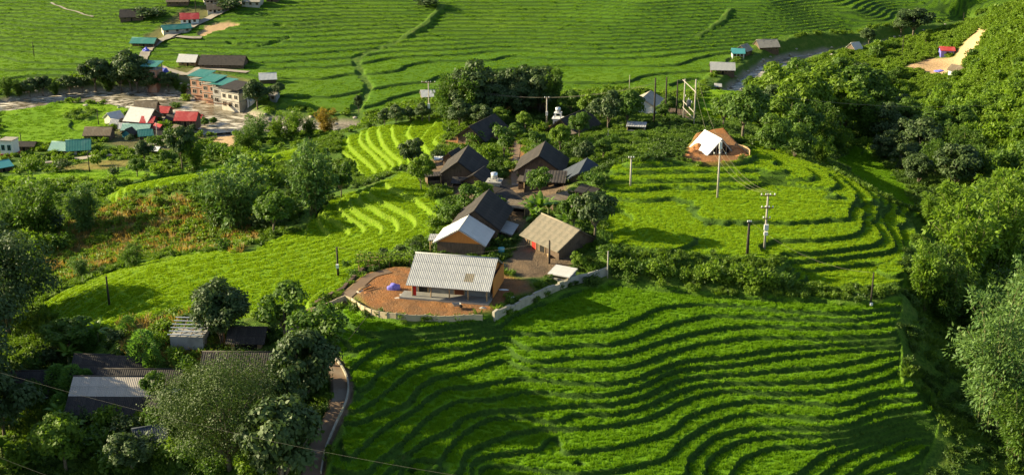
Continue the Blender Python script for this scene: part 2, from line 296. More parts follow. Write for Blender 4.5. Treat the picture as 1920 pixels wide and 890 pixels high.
wid = np.clip(np.where(far > .4, 1.3, np.where(ripe > .77, .26, np.where(GY < 172, .34, .38))) * grad / steps, np.where(far > .4, .03, .08), .5)
kr = k + smooth(1 - wid, 1.0, f)
ter = np.where(lowm & (kr < 88) & (far < .4), top + (kr - 88) * LOWER_STEP, np.where(shm & (kr > 93), 93 * DZ + (kr - 93) * SHELF_STEP, dzl * kr))
riser_and_shade = smooth(1 - wid * 1.15, 1 - wid * .8, f) * smooth(1.02, .97, f)
flat = smooth(.35, .65, rice) * smooth(.15, .3, far + nearrice)
z = z * (1 - flat) + (ter + (ZS - wig) * 0) * flat
rough = 1 - np.clip(np.maximum(np.maximum(flat, dirt), packed), 0, 1)
z += rough * (.5 * vnoise(GX * .25, GY * .25, 11) + .25 * vnoise(GX * .8, GY * .8, 12)) * np.where(GY > 300, 1.3, 1)
z += (1 - rough) * (1 - flat) * .10 * vnoise(GX * .9, GY * .9, 13)
bed = smooth(rw + 4, rw * .8, rd); z = z * (1 - bed) + (rz - .9) * bed
z = np.where(rd < rw + 9, np.minimum(z, rz - .9 + np.maximum(0, rd - rw * .8) * .9), z)
stone = smooth(rw + np.where(GX > 90, 2.5, 4), rw, rd + 3 * vnoise(GX * .2, GY * .2, 15))
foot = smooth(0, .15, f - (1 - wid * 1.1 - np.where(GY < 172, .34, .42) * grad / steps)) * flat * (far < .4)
riser_and_shade = np.maximum(riser_and_shade * flat, .8 * foot * (ripe < .77))  # dark bank colour carried onto the tread foot as painted shade below the riser
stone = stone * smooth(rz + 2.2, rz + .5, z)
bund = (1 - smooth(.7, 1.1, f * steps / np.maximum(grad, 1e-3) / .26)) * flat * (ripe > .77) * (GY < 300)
z = z + .07 * bund; riser_and_shade = np.maximum(riser_and_shade, bund)
cell = np.floor((GX + 6 * vnoise(GX * .05, GY * .05, 51)) / np.where(GY > 300, 26, 17) + k * .37)
plot = np.modf(np.abs(np.sin(k * 12.9898 + cell * 78.233) * 43758.5453))[0]; plot = plot * flat * np.where(GY > 300, 1, .6)
# footpaths are drawn into a smooth bench
PATH_A = catmull([list(hit(ZB, u, v)) for u, v in [(552,622),(580,588),(600,578),(640,562),(668,540),(695,518),(730,508)]], 6)
PATH_B = catmull([list(hit(ZB, u, v)) for u, v in [(598,655),(620,678),(637,705),(641,735),(632,768),(612,808),(595,845),(586,889),(580,930)]], 6)
for ln, hw in [(PATH_A, .9), (PATH_B, .95)]:
    d, vv = seg_dist(GX, GY, ln); m = smooth(hw + .45, hw + .1, d); z = z * (1 - m) + vv[..., 0] * m; rice *= 1 - m; riser_and_shade *= 1 - m; packed = np.maximum(packed, m)
GZ = z
def H(x, y): return float(bil(GZ, x, y))
def put(u, v, ymin=90.0): return Vector(hit(GZ, u, v, ymin))
def grid_mesh(name, X, Y, Z):
    ny, nx = X.shape; me = bpy.data.meshes.new(name)
    me.vertices.add(nx * ny); me.vertices.foreach_set('co', np.stack([X, Y, Z], -1).astype(np.float32).ravel())
    i = (np.arange(ny - 1)[:, None] * nx + np.arange(nx - 1)[None, :]).ravel(); q = np.stack([i, i + 1, i + nx + 1, i + nx], -1).astype(np.int32)
    me.loops.add(q.size); me.loops.foreach_set('vertex_index', q.ravel()); me.polygons.add(len(q))
    me.polygons.foreach_set('loop_start', np.arange(0, q.size, 4, dtype=np.int32)); me.polygons.foreach_set('loop_total', np.full(len(q), 4, np.int32))
    me.polygons.foreach_set('use_smooth', np.ones(len(q), bool)); me.update(calc_edges=True); return me
def link(name, me, mat=None, parent=None):
    o = bpy.data.objects.new(name, me); COL.objects.link(o)
    if mat is not None and me is not None and not me.materials: me.materials.append(mat)
    if parent is not None: o.parent = parent
    return o
def attr(me, name, arr):
    a = me.attributes.new(name, 'FLOAT', 'POINT'); a.data.foreach_set('value', np.asarray(arr, np.float32).ravel())
# ---------------------------------------------------------------- material helper
class NT:
    def __init__(s, name):
        s.m = bpy.data.materials.new(name); s.m.use_nodes = True; s.t = s.m.node_tree; s.t.nodes.clear()
        s.out = s.n('ShaderNodeOutputMaterial'); s.b = s.n('ShaderNodeBsdfPrincipled'); s.l(s.b.outputs[0], s.out.inputs[0])
    def n(s, t, **k):
        o = s.t.nodes.new(t)
        for a, v in k.items(): setattr(o, a, v)
        return o
    def l(s, a, b): s.t.links.new(a, b)
    def set(s, inp, v):
        if isinstance(v, (int, float)): inp.default_value = v
        elif isinstance(v, (tuple, list)): inp.default_value = (*v, 1) if len(v) == 3 and inp.type == 'RGBA' else v
        else: s.l(v, inp)
    def noise(s, scale, detail=3, vec=None, out=0, rough=.55):
        o = s.n('ShaderNodeTexNoise'); o.inputs['Scale'].default_value = scale; o.inputs['Detail'].default_value = detail; o.inputs['Roughness'].default_value = rough
        s.l(vec if vec is not None else s.obj(), o.inputs['Vector']); return o.outputs[out]
    def obj(s):
        if not hasattr(s, '_tc'): s._tc = s.n('ShaderNodeTexCoord')
        return s._tc.outputs['Object']
    def geo(s):
        if not hasattr(s, '_g'): s._g = s.n('ShaderNodeNewGeometry')
        return s._g.outputs['Position']
    def at(s, name):
        o = s.n('ShaderNodeAttribute'); o.attribute_name = name; return o.outputs['Fac']
    def rnd(s):
        return s.n('ShaderNodeObjectInfo').outputs['Random']
    def math(s, op, a, b=0.0, clamp=False):
        o = s.n('ShaderNodeMath', operation=op, use_clamp=clamp); s.set(o.inputs[0], a); s.set(o.inputs[1], b); return o.outputs[0]
    def rng(s, v, a, b, c=0.0, d=1.0):
        o = s.n('ShaderNodeMapRange'); s.set(o.inputs[0], v)
        for i, q in enumerate((a, b, c, d)): o.inputs[i+1].default_value = q
        return o.outputs[0]
    def mix(s, f, a, b, mode='MIX'):
        o = s.n('ShaderNodeMix', data_type='RGBA', blend_type=mode); s.set(o.inputs[0], f); s.set(o.inputs[6], a); s.set(o.inputs[7], b); return o.outputs[2]
    def bump(s, h, strength, dist):
        o = s.n('ShaderNodeBump'); o.inputs['Strength'].default_value = strength; o.inputs['Distance'].default_value = dist; s.l(h, o.inputs['Height']); s.l(o.outputs[0], s.b.inputs['Normal'])
    def fin(s, color, rough=.8, spec=.2):
        s.set(s.b.inputs['Base Color'], color); s.set(s.b.inputs['Roughness'], rough); s.b.inputs['Specular IOR Level'].default_value = spec; return s.m
RICE_GREEN, RICE_RIPE = (.125, .245, .005), (.225, .345, .006)
def ground_material():
    t = NT('ground'); p = t.geo()
    n1 = t.noise(.06, 3, p); n2 = t.noise(.5, 4, p); n3 = t.noise(3.0, 3, p); n4 = t.noise(9, 2, p)
    ricec = t.mix(t.at('ripe'), t.mix(t.at('far'), RICE_GREEN, (.088, .18, .008)), RICE_RIPE)
    ricec = t.mix(t.rng(n1, .35, .65, 0, .35), ricec, (.15, .285, .010)); ricec = t.mix(t.rng(n2, .35, .7, 0, .3), ricec, (.07, .185, .008))
    ricec = t.mix(t.rng(n4, .45, .7, 0, .4), ricec, (.05, .12, .012))
    nf = t.noise(1.1, 4, p, rough=.75); ricec = t.mix(t.math('MULTIPLY', t.at('far'), t.rng(nf, .42, .66, 0, .55)), ricec, (.03, .085, .008)); ricec = t.mix(t.math('MULTIPLY', t.at('far'), t.rng(t.noise(.018, 4, p, rough=.6), .48, .64, 0, .6)), ricec, (.12, .20, .01))
    ricec = t.mix(t.rng(t.at('plot'), 0, 1, -.0, .45), ricec, t.mix(t.at('far'), (.06, .17, .006), (.04, .10, .008)))
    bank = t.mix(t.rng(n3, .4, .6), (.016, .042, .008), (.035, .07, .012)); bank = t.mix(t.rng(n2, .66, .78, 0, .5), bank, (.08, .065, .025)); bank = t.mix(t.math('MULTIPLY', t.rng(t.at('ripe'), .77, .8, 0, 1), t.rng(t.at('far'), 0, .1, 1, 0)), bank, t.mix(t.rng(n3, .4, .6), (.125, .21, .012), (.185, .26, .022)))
    scrub = t.mix(t.rng(n3, .35, .65), (.04, .09, .012), (.10, .17, .02)); scrub = t.mix(t.rng(n2, .5, .7, 0, .6), scrub, (.16, .19, .035))
    n5 = t.noise(.22, 5, p, rough=.7); soil = t.mix(t.rng(n2, .3, .7), (.26, .125, .048), (.165, .09, .045)); soil = t.mix(t.rng(n3, .5, .7, 0, .6), soil, (.33, .19, .10)); soil = t.mix(t.rng(n5, .48, .58, 0, .55), soil, (.35, .14, .045)); soil = t.mix(t.rng(n5, .42, .34, 0, .5), soil, (.20, .125, .07))
    pale = t.mix(t.rng(n3, .35, .65), (.52, .36, .2), (.42, .27, .14))
    pk = t.mix(t.rng(n2, .35, .65), (.185, .125, .075), (.12, .085, .055)); pk = t.mix(t.rng(n3, .5, .7, 0, .4), pk, (.24, .18, .12))
    cn = t.mix(t.rng(n3, .4, .6), (.26, .18, .06), (.13, .16, .03))
    st = t.mix(t.rng(n3, .35, .65), (.38, .32, .25), (.20, .175, .14))
    c = t.mix(t.at('corn'), scrub, cn); c = t.mix(t.at('rice'), c, ricec); c = t.mix(t.math('MULTIPLY', t.at('riser_and_shade'), t.rng(t.at('far'), 0, 1, .9, .85)), c, bank)
    c = t.mix(t.at('packed'), c, pk); c = t.mix(t.at('dirt'), c, t.mix(t.at('far_dirt'), soil, pale)); c = t.mix(t.at('stone'), c, st)
    t.bump(t.mix(.5, n3, n4), .9, .35)
    return t.fin(c, .9, .1)
GROUND = ground_material()
gm = grid_mesh('ground', GX, GY, GZ)
for nm, arr in [('rice', rice), ('ripe', np.clip(ripe, 0, 1)), ('riser_and_shade', riser_and_shade), ('far', far), ('corn', corn * (1 - rice)), ('packed', packed * (1 - dirt)), ('dirt', dirt), ('far_dirt', (GY > 300).astype(float)), ('stone', stone), ('plot', plot)]: attr(gm, nm, arr)
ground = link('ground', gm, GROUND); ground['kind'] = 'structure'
# the land beyond the surveyed part, out to the horizon
ax = np.concatenate([np.linspace(-6, -.54, 30), np.linspace(-.52, .52, 40), np.linspace(.54, 6, 30)]); ay = np.concatenate([np.geomspace(60, 650, 60), np.geomspace(680, 4500, 30)])
OX = ax[None, :] * ay[:, None]; OY = np.repeat(ay[:, None], len(ax), 1)
OZ = zsmooth(np.clip(OX, -.75 * OY, .75 * OY), np.clip(OY, 86, 900)).reshape(OX.shape)
OZ = np.clip(OZ, 0, 120) + np.clip(OY - 900, 0, 3000) * .22 + 14 * vnoise(OX * .006, OY * .006, 21) * (OY > 650)
inner = (np.abs(OX / OY) < .538) & (OY > 93) & (OY < 655); OZ = np.where(inner, OZ - 6, OZ - .4)
om = grid_mesh('hills', OX, OY, OZ)
for nm in ('rice', 'ripe', 'riser_and_shade', 'far', 'corn', 'packed', 'dirt', 'far_dirt', 'stone', 'plot'): attr(om, nm, ((OY > 640) * .6) if nm == 'rice' else np.zeros(OX.shape))
hills = link('hills', om, GROUND); hills['kind'] = 'structure'
# ---------------------------------------------------------------- plants: leaves are many small faces spread through a crown
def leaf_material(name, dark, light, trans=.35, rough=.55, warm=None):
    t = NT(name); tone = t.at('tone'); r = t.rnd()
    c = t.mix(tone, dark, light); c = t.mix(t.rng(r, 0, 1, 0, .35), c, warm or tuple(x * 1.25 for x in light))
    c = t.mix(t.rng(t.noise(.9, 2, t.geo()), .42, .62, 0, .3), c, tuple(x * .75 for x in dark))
    t.set(t.b.inputs['Base Color'], c); t.b.inputs['Roughness'].default_value = rough; t.b.inputs['Specular IOR Level'].default_value = .25
    tr = t.n('ShaderNodeBsdfTranslucent'); mx = t.n('ShaderNodeMixShader'); mx.inputs[0].default_value = trans
    t.l(t.mix(1.0, c, (1.15, 1.2, .5), 'MULTIPLY'), tr.inputs[0]); t.l(t.b.outputs[0], mx.inputs[1]); t.l(tr.outputs[0], mx.inputs[2]); t.l(mx.outputs[0], t.out.inputs[0])
    return t.m
def bark_material(name, a, b):
    t = NT(name); return t.fin(t.mix(t.rng(t.noise(6, 3), .35, .65), a, b), .9, .1)
LM = dict(dark=leaf_material('dark_leaves', (.026, .058, .012), (.085, .125, .035), .25), mid=leaf_material('green_leaves', (.042, .10, .012), (.12, .20, .022), .4), bright=leaf_material('bright_leaves', (.075, .15, .012), (.19, .28, .02), .42), bamboo=leaf_material('bamboo_leaves', (.050, .125, .026), (.165, .255, .06), .34),
          sunny=leaf_material('sunny_bamboo_leaves', (.075, .16, .012), (.20, .30, .022), .42), olive=leaf_material('olive_leaves', (.026, .055, .007), (.075, .115, .016), .3),
          gold=leaf_material('golden_leaves', (.14, .10, .015), (.32, .22, .03), .4), fluffy=leaf_material('feathery_leaves', (.07, .17, .03), (.17, .30, .06), .45),
          banana=leaf_material('banana_leaves', (.08, .17, .02), (.18, .29, .04), .42, .4), rice=leaf_material('rice_blades', (.095, .215, .004), (.19, .33, .008), .4, .6),
          far_rice=leaf_material('far_rice_blades', (.085, .185, .006), (.18, .29, .012), .4, .7), rice_ripe=leaf_material('ripening_rice_blades', (.165, .265, .005), (.29, .40, .008), .4, .6), maize=leaf_material('dry_maize_blades', (.22, .135, .035), (.42, .29, .09), .35, .7),
          weed=leaf_material('weed_leaves', (.055, .12, .012), (.16, .24, .022), .4), darkweed=leaf_material('shade_weed_leaves', (.03, .07, .010), (.09, .15, .018), .35))
BARK = bark_material('grey_bark', (.11, .085, .06), (.20, .17, .13)); CULM = bark_material('bamboo_culm', (.10, .12, .04), (.20, .19, .09)); PSTEM = bark_material('soft_stem', (.09, .13, .04), (.16, .17, .07))
def unit(v): return v / np.maximum(np.linalg.norm(v, axis=-1, keepdims=True), 1e-9)
def leaves(me_name, C, D, N, ln, wd, tone):
    """one folded diamond-like leaf per row: C base points, D along the leaf, N roughly the upper side"""
    n = len(C); D = unit(D); S = unit(np.cross(D, N)); U = np.cross(S, D); ln = np.broadcast_to(ln, n)[:, None]; wd = np.broadcast_to(wd, n)[:, None]
    v = np.stack([C, C + D * ln * .45 + S * wd * .5 - U * wd * .12, C + D * ln - U * ln * .12, C + D * ln * .45 - S * wd * .5 - U * wd * .12], 1).reshape(-1, 3)
    me = bpy.data.meshes.new(me_name); me.vertices.add(4 * n); me.vertices.foreach_set('co', v.astype(np.float32).ravel())
    me.loops.add(4 * n); me.loops.foreach_set('vertex_index', np.arange(4 * n, dtype=np.int32)); me.polygons.add(n)
    me.polygons.foreach_set('loop_start', np.arange(0, 4 * n, 4, dtype=np.int32)); me.polygons.foreach_set('loop_total', np.full(n, 4, np.int32)); me.update(calc_edges=True)
    attr(me, 'tone', np.repeat(np.clip(tone, 0, 1), 4)); return me
def tube_into(bm, pts, radii, seg=5):
    pts = [Vector(p) for p in pts]; rings = []
    for i, p in enumerate(pts):
        d = (pts[min(i+1, len(pts)-1)] - pts[max(i-1, 0)]).normalized(); a = d.orthogonal().normalized() if abs(d.z) > .9 else d.cross(Vector((0, 0, 1))).normalized(); b = d.cross(a)
        rings.append([bm.verts.new(p + (a * math.cos(2*math.pi*k/seg) + b * math.sin(2*math.pi*k/seg)) * radii[i]) for k in range(seg)])
    for r0, r1 in zip(rings, rings[1:]):
        for k in range(seg):
            f = bm.faces.new((r0[k], r0[(k+1) % seg], r1[(k+1) % seg], r1[k])); f.smooth = True
    for r, s in ((rings[0], -1), (rings[-1], 1)):
        try: bm.faces.new(r[::s])
        except ValueError: pass
def bm_mesh(name, bm):
    me = bpy.data.meshes.new(name); bmesh.ops.recalc_face_normals(bm, faces=bm.faces); bm.to_mesh(me); bm.free(); return me
def rand_dir(n, g): return unit(g.normal(size=(n, 3)))
def broadleaf(seed, h=7, r=3.2, base=.25, clumps=26, per=150, leaf=.34, limbs=9, shape=1.0, open_=0.0):
    g = np.random.default_rng(seed); cz = h * (base + (1 - base) * .5); hz = h * (1 - base) * .5
    d = rand_dir(clumps, g); d[:, 2] = d[:, 2] * .9 + .1; k = g.uniform(.45, .95, clumps)[:, None] ** (.6)
    cc = d * k * np.array([r, r, hz]) * .82 + np.array([0, 0, cz]); cc[:, :2] *= (1 - .25 * shape * np.clip((cc[:, 2:] - cz) / hz, 0, 1)); cc += g.normal(size=cc.shape) * r * .07
    cr = r * g.uniform(.22, .40, clumps); C, N, T = [], [], []
    for c, q in zip(cc, cr):
        m = int(per * (q / (r * .3)) ** 2); e = rand_dir(m, g); e[:, 2] = np.where(e[:, 2] < -.3, -e[:, 2], e[:, 2]); rad = q * g.uniform(.6, 1.05, m)[:, None]
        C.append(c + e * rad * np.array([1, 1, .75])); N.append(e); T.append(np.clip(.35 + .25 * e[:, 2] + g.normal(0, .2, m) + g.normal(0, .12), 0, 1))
    C = np.vstack(C); N = np.vstack(N); T = np.concatenate(T); n = len(C)
    D = unit(np.cross(N, rand_dir(n, g)) + N * .35 - np.array([0, 0, .35])); NN = unit(N + rand_dir(n, g) * .6 + np.array([0, 0, .4]))
    sz = leaf * g.uniform(.7, 1.3, n); crown = leaves('crown', C, D, NN, sz * 1.25, sz * .85, T)
    bm = bmesh.new(); tr = max(.09, h * .022); lean = g.normal(0, .05 * h, 2)
    tube_into(bm, [(0, 0, -.6), (lean[0] * .3, lean[1] * .3, h * base), (lean[0], lean[1], cz)], [tr * 1.3, tr, tr * .5], 6)
    for i in g.choice(clumps, min(limbs, clumps), replace=False):
        p = cc[i]; z0 = h * base * g.uniform(.7, 1.2); mid = np.array([p[0] * .45, p[1] * .45, z0 + (p[2] - z0) * .45 + .2]); tube_into(bm, [(lean[0] * .3, lean[1] * .3, z0), mid, p], [tr * .6, tr * .38, tr * .12], 4)
    return crown, bm_mesh('trunk', bm)
def bamboo(seed, h=10, r=3.6, culms=24, per=30, leaf=.36, sub=7, spread=.2):
    g = np.random.default_rng(seed); C, D, N, T = [], [], [], []; bm = bmesh.new()
    for i in range(culms):
        a = g.uniform(0, 2 * math.pi); reach = r * g.uniform(.2, 1) ** .7; hh = h * g.uniform(.55, 1.0) * (1.06 - .42 * (reach / r)); b0 = g.uniform(0, .3) * r
        dirv = np.array([math.cos(a), math.sin(a), 0])
        def pos(t): return dirv * (b0 + (reach - b0) * t[:, None] ** 1.8) + np.array([0, 0, 1.0]) * (hh * (1.2 * t - .2 * t ** 5))[:, None]
        tt = np.linspace(0, 1, 6); pp = pos(tt); pp[0, 2] -= .5; tube_into(bm, pp, [.07, .06, .055, .045, .03, .012], 4)
        for q in range(sub):                                  # plumes of leaves along the upper part of each culm
            t0 = np.clip((q + g.uniform(.2, 1.2)) / sub * .86 + .14, .12, 1.0); c = pos(np.array([t0]))[0] + g.normal(size=3) * r * .09; R0 = r * spread * g.uniform(.7, 1.25) * (1.15 - .45 * t0)
            m = int(per * g.uniform(.7, 1.3)); e = rand_dir(m, g); e[:, 2] = np.where(e[:, 2] < -.5, -e[:, 2], e[:, 2]); p = c + e * R0 * g.uniform(.55, 1.05, m)[:, None] * np.array([1, 1, .85]); p[:, 2] -= .25 * R0
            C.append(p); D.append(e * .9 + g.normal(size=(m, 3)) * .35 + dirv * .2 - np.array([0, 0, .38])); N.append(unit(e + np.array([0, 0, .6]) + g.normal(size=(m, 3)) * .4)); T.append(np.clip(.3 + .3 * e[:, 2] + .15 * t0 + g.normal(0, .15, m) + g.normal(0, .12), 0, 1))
    C, D, N, T = np.vstack(C), np.vstack(D), np.vstack(N), np.concatenate(T); n = len(C); s = leaf * g.uniform(.7, 1.3, n)
    return leaves('foliage', C, D, N, s * 1.35, s * .55, T), bm_mesh('culms', bm)
def bush(seed, r=1.3, h=1.6, clumps=8, per=60, leaf=.26):
    g = np.random.default_rng(seed); C, N, T = [], [], []
    for i in range(clumps):
        a = g.uniform(0, 6.28); q = r * .65 * math.sqrt(g.uniform()); c = np.array([q * math.cos(a), q * math.sin(a), h * g.uniform(.2, .72)]); e = rand_dir(per, g); e[:, 2] = np.abs(e[:, 2])
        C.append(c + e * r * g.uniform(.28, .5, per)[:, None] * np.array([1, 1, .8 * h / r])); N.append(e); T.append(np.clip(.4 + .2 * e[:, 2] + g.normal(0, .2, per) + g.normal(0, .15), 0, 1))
    C, N, T = np.vstack(C), np.vstack(N), np.concatenate(T); C[:, 2] = np.maximum(C[:, 2], .03); n = len(C); s = leaf * g.uniform(.6, 1.4, n)
    return leaves('foliage', C, unit(np.cross(N, rand_dir(n, g)) + N * .5), unit(N + rand_dir(n, g) * .5 + np.array([0, 0, .5])), s * 1.4, s * .7, T)
def feathery(seed, r=1.2, h=2.8, n=1500, leaf=.2):
    g = np.random.default_rng(seed); t = g.uniform(0.03, 1, n); prof = r * np.sqrt(np.clip(1 - (2 * t * .93 - .75) ** 2 / 1.25, .01, 1)) * (1 - .35 * t); a = g.uniform(0, 6.28, n)
    q = prof * g.uniform(.6, 1.05, n) * (1 + .18 * np.sin(a * 3 + t * 9)); C = np.stack([q * np.cos(a), q * np.sin(a), h * t], 1); o = np.stack([np.cos(a), np.sin(a), .7 + 0 * a], 1)
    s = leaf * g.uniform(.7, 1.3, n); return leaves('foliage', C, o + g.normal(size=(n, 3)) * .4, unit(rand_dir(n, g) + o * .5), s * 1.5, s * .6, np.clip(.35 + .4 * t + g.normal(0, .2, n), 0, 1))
def tuft(seed, n=26, r=.34, h=.62, wd=.05, spread=.30):
    g = np.random.default_rng(seed); a = g.uniform(0, 6.28, n); q = r * np.sqrt(g.uniform(0, 1, n)); C = np.stack([q * np.cos(a), q * np.sin(a), 0 * a - .05], 1)
    D = np.stack([np.cos(a) * spread, np.sin(a) * spread, 0 * a + 1], 1) + g.normal(size=(n, 3)) * .13; return leaves('tuft', C, D, rand_dir(n, g), h * g.uniform(.7, 1.15, n), wd * 1.6, np.clip(.45 + g.normal(0, .22, n), 0, 1))
def scatter(name, me, pts, scale, mat, seed=0):
    """a ground-cover object: its own points, each carrying one small plant mesh through geometry nodes"""
    g = np.random.default_rng(seed); n = len(pts); src = bpy.data.objects.new(name + '_plant', me); me.materials.append(mat) if not me.materials else None
    pm = bpy.data.meshes.new(name); pm.vertices.add(n); pm.vertices.foreach_set('co', np.asarray(pts, np.float32).ravel()); attr(pm, 'plant_scale', np.broadcast_to(scale, n) * g.uniform(.75, 1.25, n)); attr(pm, 'plant_turn', g.uniform(0, 6.28, n))
    o = link(name, pm); o['kind'] = 'stuff'; ng = bpy.data.node_groups.new(name, 'GeometryNodeTree'); ng.interface.new_socket('Geometry', in_out='INPUT', socket_type='NodeSocketGeometry'); ng.interface.new_socket('Geometry', in_out='OUTPUT', socket_type='NodeSocketGeometry')
    N = ng.nodes.new; L = ng.links.new; gi = N('NodeGroupInput'); go = N('NodeGroupOutput'); m2p = N('GeometryNodeMeshToPoints'); iop = N('GeometryNodeInstanceOnPoints'); oi = N('GeometryNodeObjectInfo'); oi.inputs['Object'].default_value = src; oi.inputs['As Instance'].default_value = True
    a1 = N('GeometryNodeInputNamedAttribute'); a1.data_type = 'FLOAT'; a1.inputs[0].default_value = 'plant_scale'; a2 = N('GeometryNodeInputNamedAttribute'); a2.data_type = 'FLOAT'; a2.inputs[0].default_value = 'plant_turn'; cx = N('ShaderNodeCombineXYZ')
    L(gi.outputs[0], m2p.inputs[0]); L(m2p.outputs[0], iop.inputs['Points']); L(oi.outputs['Geometry'], iop.inputs['Instance']); L(a2.outputs[0], cx.inputs[2]); L(cx.outputs[0], iop.inputs['Rotation']); L(a1.outputs[0], iop.inputs['Scale']); L(iop.outputs[0], go.inputs[0])
    md = o.modifiers.new('plants', 'NODES'); md.node_group = ng; return o
def sample(mask, density, seed=0, ymax=400, jit=1.0):
    """random points on the ground where mask > .5, at about `density` plants per square metre"""
    g = np.random.default_rng(seed); dA = (AA[1] - AA[0]) * GY * np.gradient(YY)[:, None]; pr = np.where(GY < ymax, np.clip(mask, 0, 1) ** 2 * dA * density, 0)
    pr = np.where(np.abs(AA)[None, :] < .5, pr, 0); k = g.poisson(pr); i, j = np.nonzero(k); rep = k[i, j]; i = np.repeat(i, rep); j = np.repeat(j, rep)
    x = GX[i, j] + g.uniform(-.5, .5, len(i)) * (AA[1] - AA[0]) * GY[i, j]; y = GY[i, j] + g.uniform(-.5, .5, len(i)) * np.gradient(YY)[i]; return np.stack([x, y, bil(GZ, x, y)], 1)
def grow(a, n):
    for _ in range(n): q = np.pad(a, 1, mode='edge'); a = np.maximum.reduce([a, q[:-2, 1:-1], q[2:, 1:-1], q[1:-1, :-2], q[1:-1, 2:]])
    return a
nr = smooth(.4, .8, nearrice * (rice > .3)) * (1 - smooth(.1, .4, np.maximum(riser_and_shade, foot))) * (GY < 300)
isripe = smooth(.35, .65, ripe + .25 * vnoise(GX * .15, GY * .15, 31))
scatter('rice_plants', tuft(1, 20, .19, .28, .04, .22), sample(nr * (1 - isripe), 8.5, 1, 300), 1.0, LM['rice'], 1)
scatter('ripening_rice_plants', tuft(2, 20, .18, .22, .035, .22), sample(nr * isripe, 8.0, 2, 300), 1.0, LM['rice_ripe'], 2)
scatter('bank_weeds', tuft(3, 16, .2, .26, .06, .6), sample(riser_and_shade * (nearrice > .5) * (ripe < .77) * (GY < 300), 1.6, 3, 300), .7, LM['darkweed'], 3)
scatter('maize_plants', tuft(4, 10, .22, 1.1, .10, .45), sample(corn * (GY < 260), 1.1, 4, 270), 1.0, LM['maize'], 4)
scatter('maize_weeds', bush(5, .7, .7, 5, 24, .24), sample(corn, .8, 5, 330), 1.0, LM['bright'], 5)
wild = np.clip(1 - np.maximum.reduce([nearrice, rice, dirt, packed, corn, stone, (far > .2).astype(float), (rd < rw + np.where(GX > 70, 7, 3)).astype(float), (ditch > .1).astype(float)]), 0, 1) * (GY < 620)
wild_near = wild * (GY < 300)
lowleft = ((GX < -15) & (GY < 140)).astype(float)
patch = smooth(-.12, .12, vnoise(GX * .11, GY * .11, 41) + .5 * vnoise(GX * .3, GY * .3, 42))
scatter('undergrowth', bush(6, .6, .55, 6, 36, .19), sample(wild_near * np.sqrt(patch), .95, 6, 300), .85, LM['weed'], 6)
scatter('shade_undergrowth', bush(7, .65, .75, 6, 36, .2), sample(wild_near * np.sqrt(1 - .9 * patch) * np.where((GX < -20) & (GY > 150), .45, 1), .5, 7, 300), .9, LM['darkweed'], 7)
scatter('tall_grass', tuft(9, 22, .3, .7, .06, .7), sample(wild_near * np.sqrt(patch), 1.3, 9, 300), 1.0, LM['weed'], 9)
scatter('leafy_ground_cover', bush(8, 1.4, 1.3, 6, 34, .42), sample(wild * (GY >= 280), np.where(GX > 60, .22 * (1 + 2.5 * np.clip(grad, 0, 1.5)), .10), 8, 620), .9, LM['bright'], 8)
scatter('far_rice_plants', tuft(10, 30, .75, .28, .12, .5), sample(smooth(.4, .9, rice) * (GY > 300) * (1 - smooth(.05, .3, riser_and_shade)), .3, 10, 600), 1.0, LM['far_rice'], 10)
# ---------------------------------------------------------------- tree kinds (each kind: a few meshes, shared by its copies)
def tag(o, label, cat, group=None):
    o['label'] = label; o['category'] = cat
    if group: o['group'] = group
    return o
KIND = {}
def kind(name, h, foliage_name, stem_name, leafmat, stemmat, meshes):
    KIND[name] = dict(h=h, parts=[])
    for m in meshes:
        if not isinstance(m, tuple): m = (m, None)
        m[0].materials.append(LM[leafmat])
        if m[1]: m[1].materials.append(stemmat)
        KIND[name]['parts'].append(((foliage_name, m[0]), (stem_name, m[1])))
def recolour(name, src, leafmat):
    KIND[name] = dict(h=KIND[src]['h'], parts=[])
    for (fn, fm), st in KIND[src]['parts']:
        c = fm.copy(); c.materials.clear(); c.materials.append(LM[leafmat]); KIND[name]['parts'].append(((fn, c), st))
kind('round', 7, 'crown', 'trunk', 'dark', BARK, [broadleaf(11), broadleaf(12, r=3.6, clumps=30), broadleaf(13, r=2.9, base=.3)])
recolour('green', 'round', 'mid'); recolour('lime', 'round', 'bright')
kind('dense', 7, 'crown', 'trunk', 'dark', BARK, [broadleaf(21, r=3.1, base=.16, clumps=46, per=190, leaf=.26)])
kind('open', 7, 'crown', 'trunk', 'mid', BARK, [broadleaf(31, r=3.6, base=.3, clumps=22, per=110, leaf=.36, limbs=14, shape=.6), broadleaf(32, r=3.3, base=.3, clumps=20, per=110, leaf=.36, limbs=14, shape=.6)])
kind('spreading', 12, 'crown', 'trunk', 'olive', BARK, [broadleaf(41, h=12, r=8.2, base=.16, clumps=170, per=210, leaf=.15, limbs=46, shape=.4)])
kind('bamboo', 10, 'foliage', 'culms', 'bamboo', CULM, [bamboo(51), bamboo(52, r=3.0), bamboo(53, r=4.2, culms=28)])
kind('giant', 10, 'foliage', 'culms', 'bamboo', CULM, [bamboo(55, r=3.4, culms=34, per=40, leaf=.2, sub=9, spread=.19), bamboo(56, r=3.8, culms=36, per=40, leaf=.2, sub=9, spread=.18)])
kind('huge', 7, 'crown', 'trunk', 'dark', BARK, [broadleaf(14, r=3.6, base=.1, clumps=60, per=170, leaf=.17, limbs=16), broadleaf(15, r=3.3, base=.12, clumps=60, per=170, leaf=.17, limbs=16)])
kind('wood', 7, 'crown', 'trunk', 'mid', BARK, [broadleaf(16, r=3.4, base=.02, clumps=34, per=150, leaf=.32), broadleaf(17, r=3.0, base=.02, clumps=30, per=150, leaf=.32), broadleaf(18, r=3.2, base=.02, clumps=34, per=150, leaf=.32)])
recolour('woodlime', 'wood', 'bright'); recolour('wooddark', 'wood', 'dark')
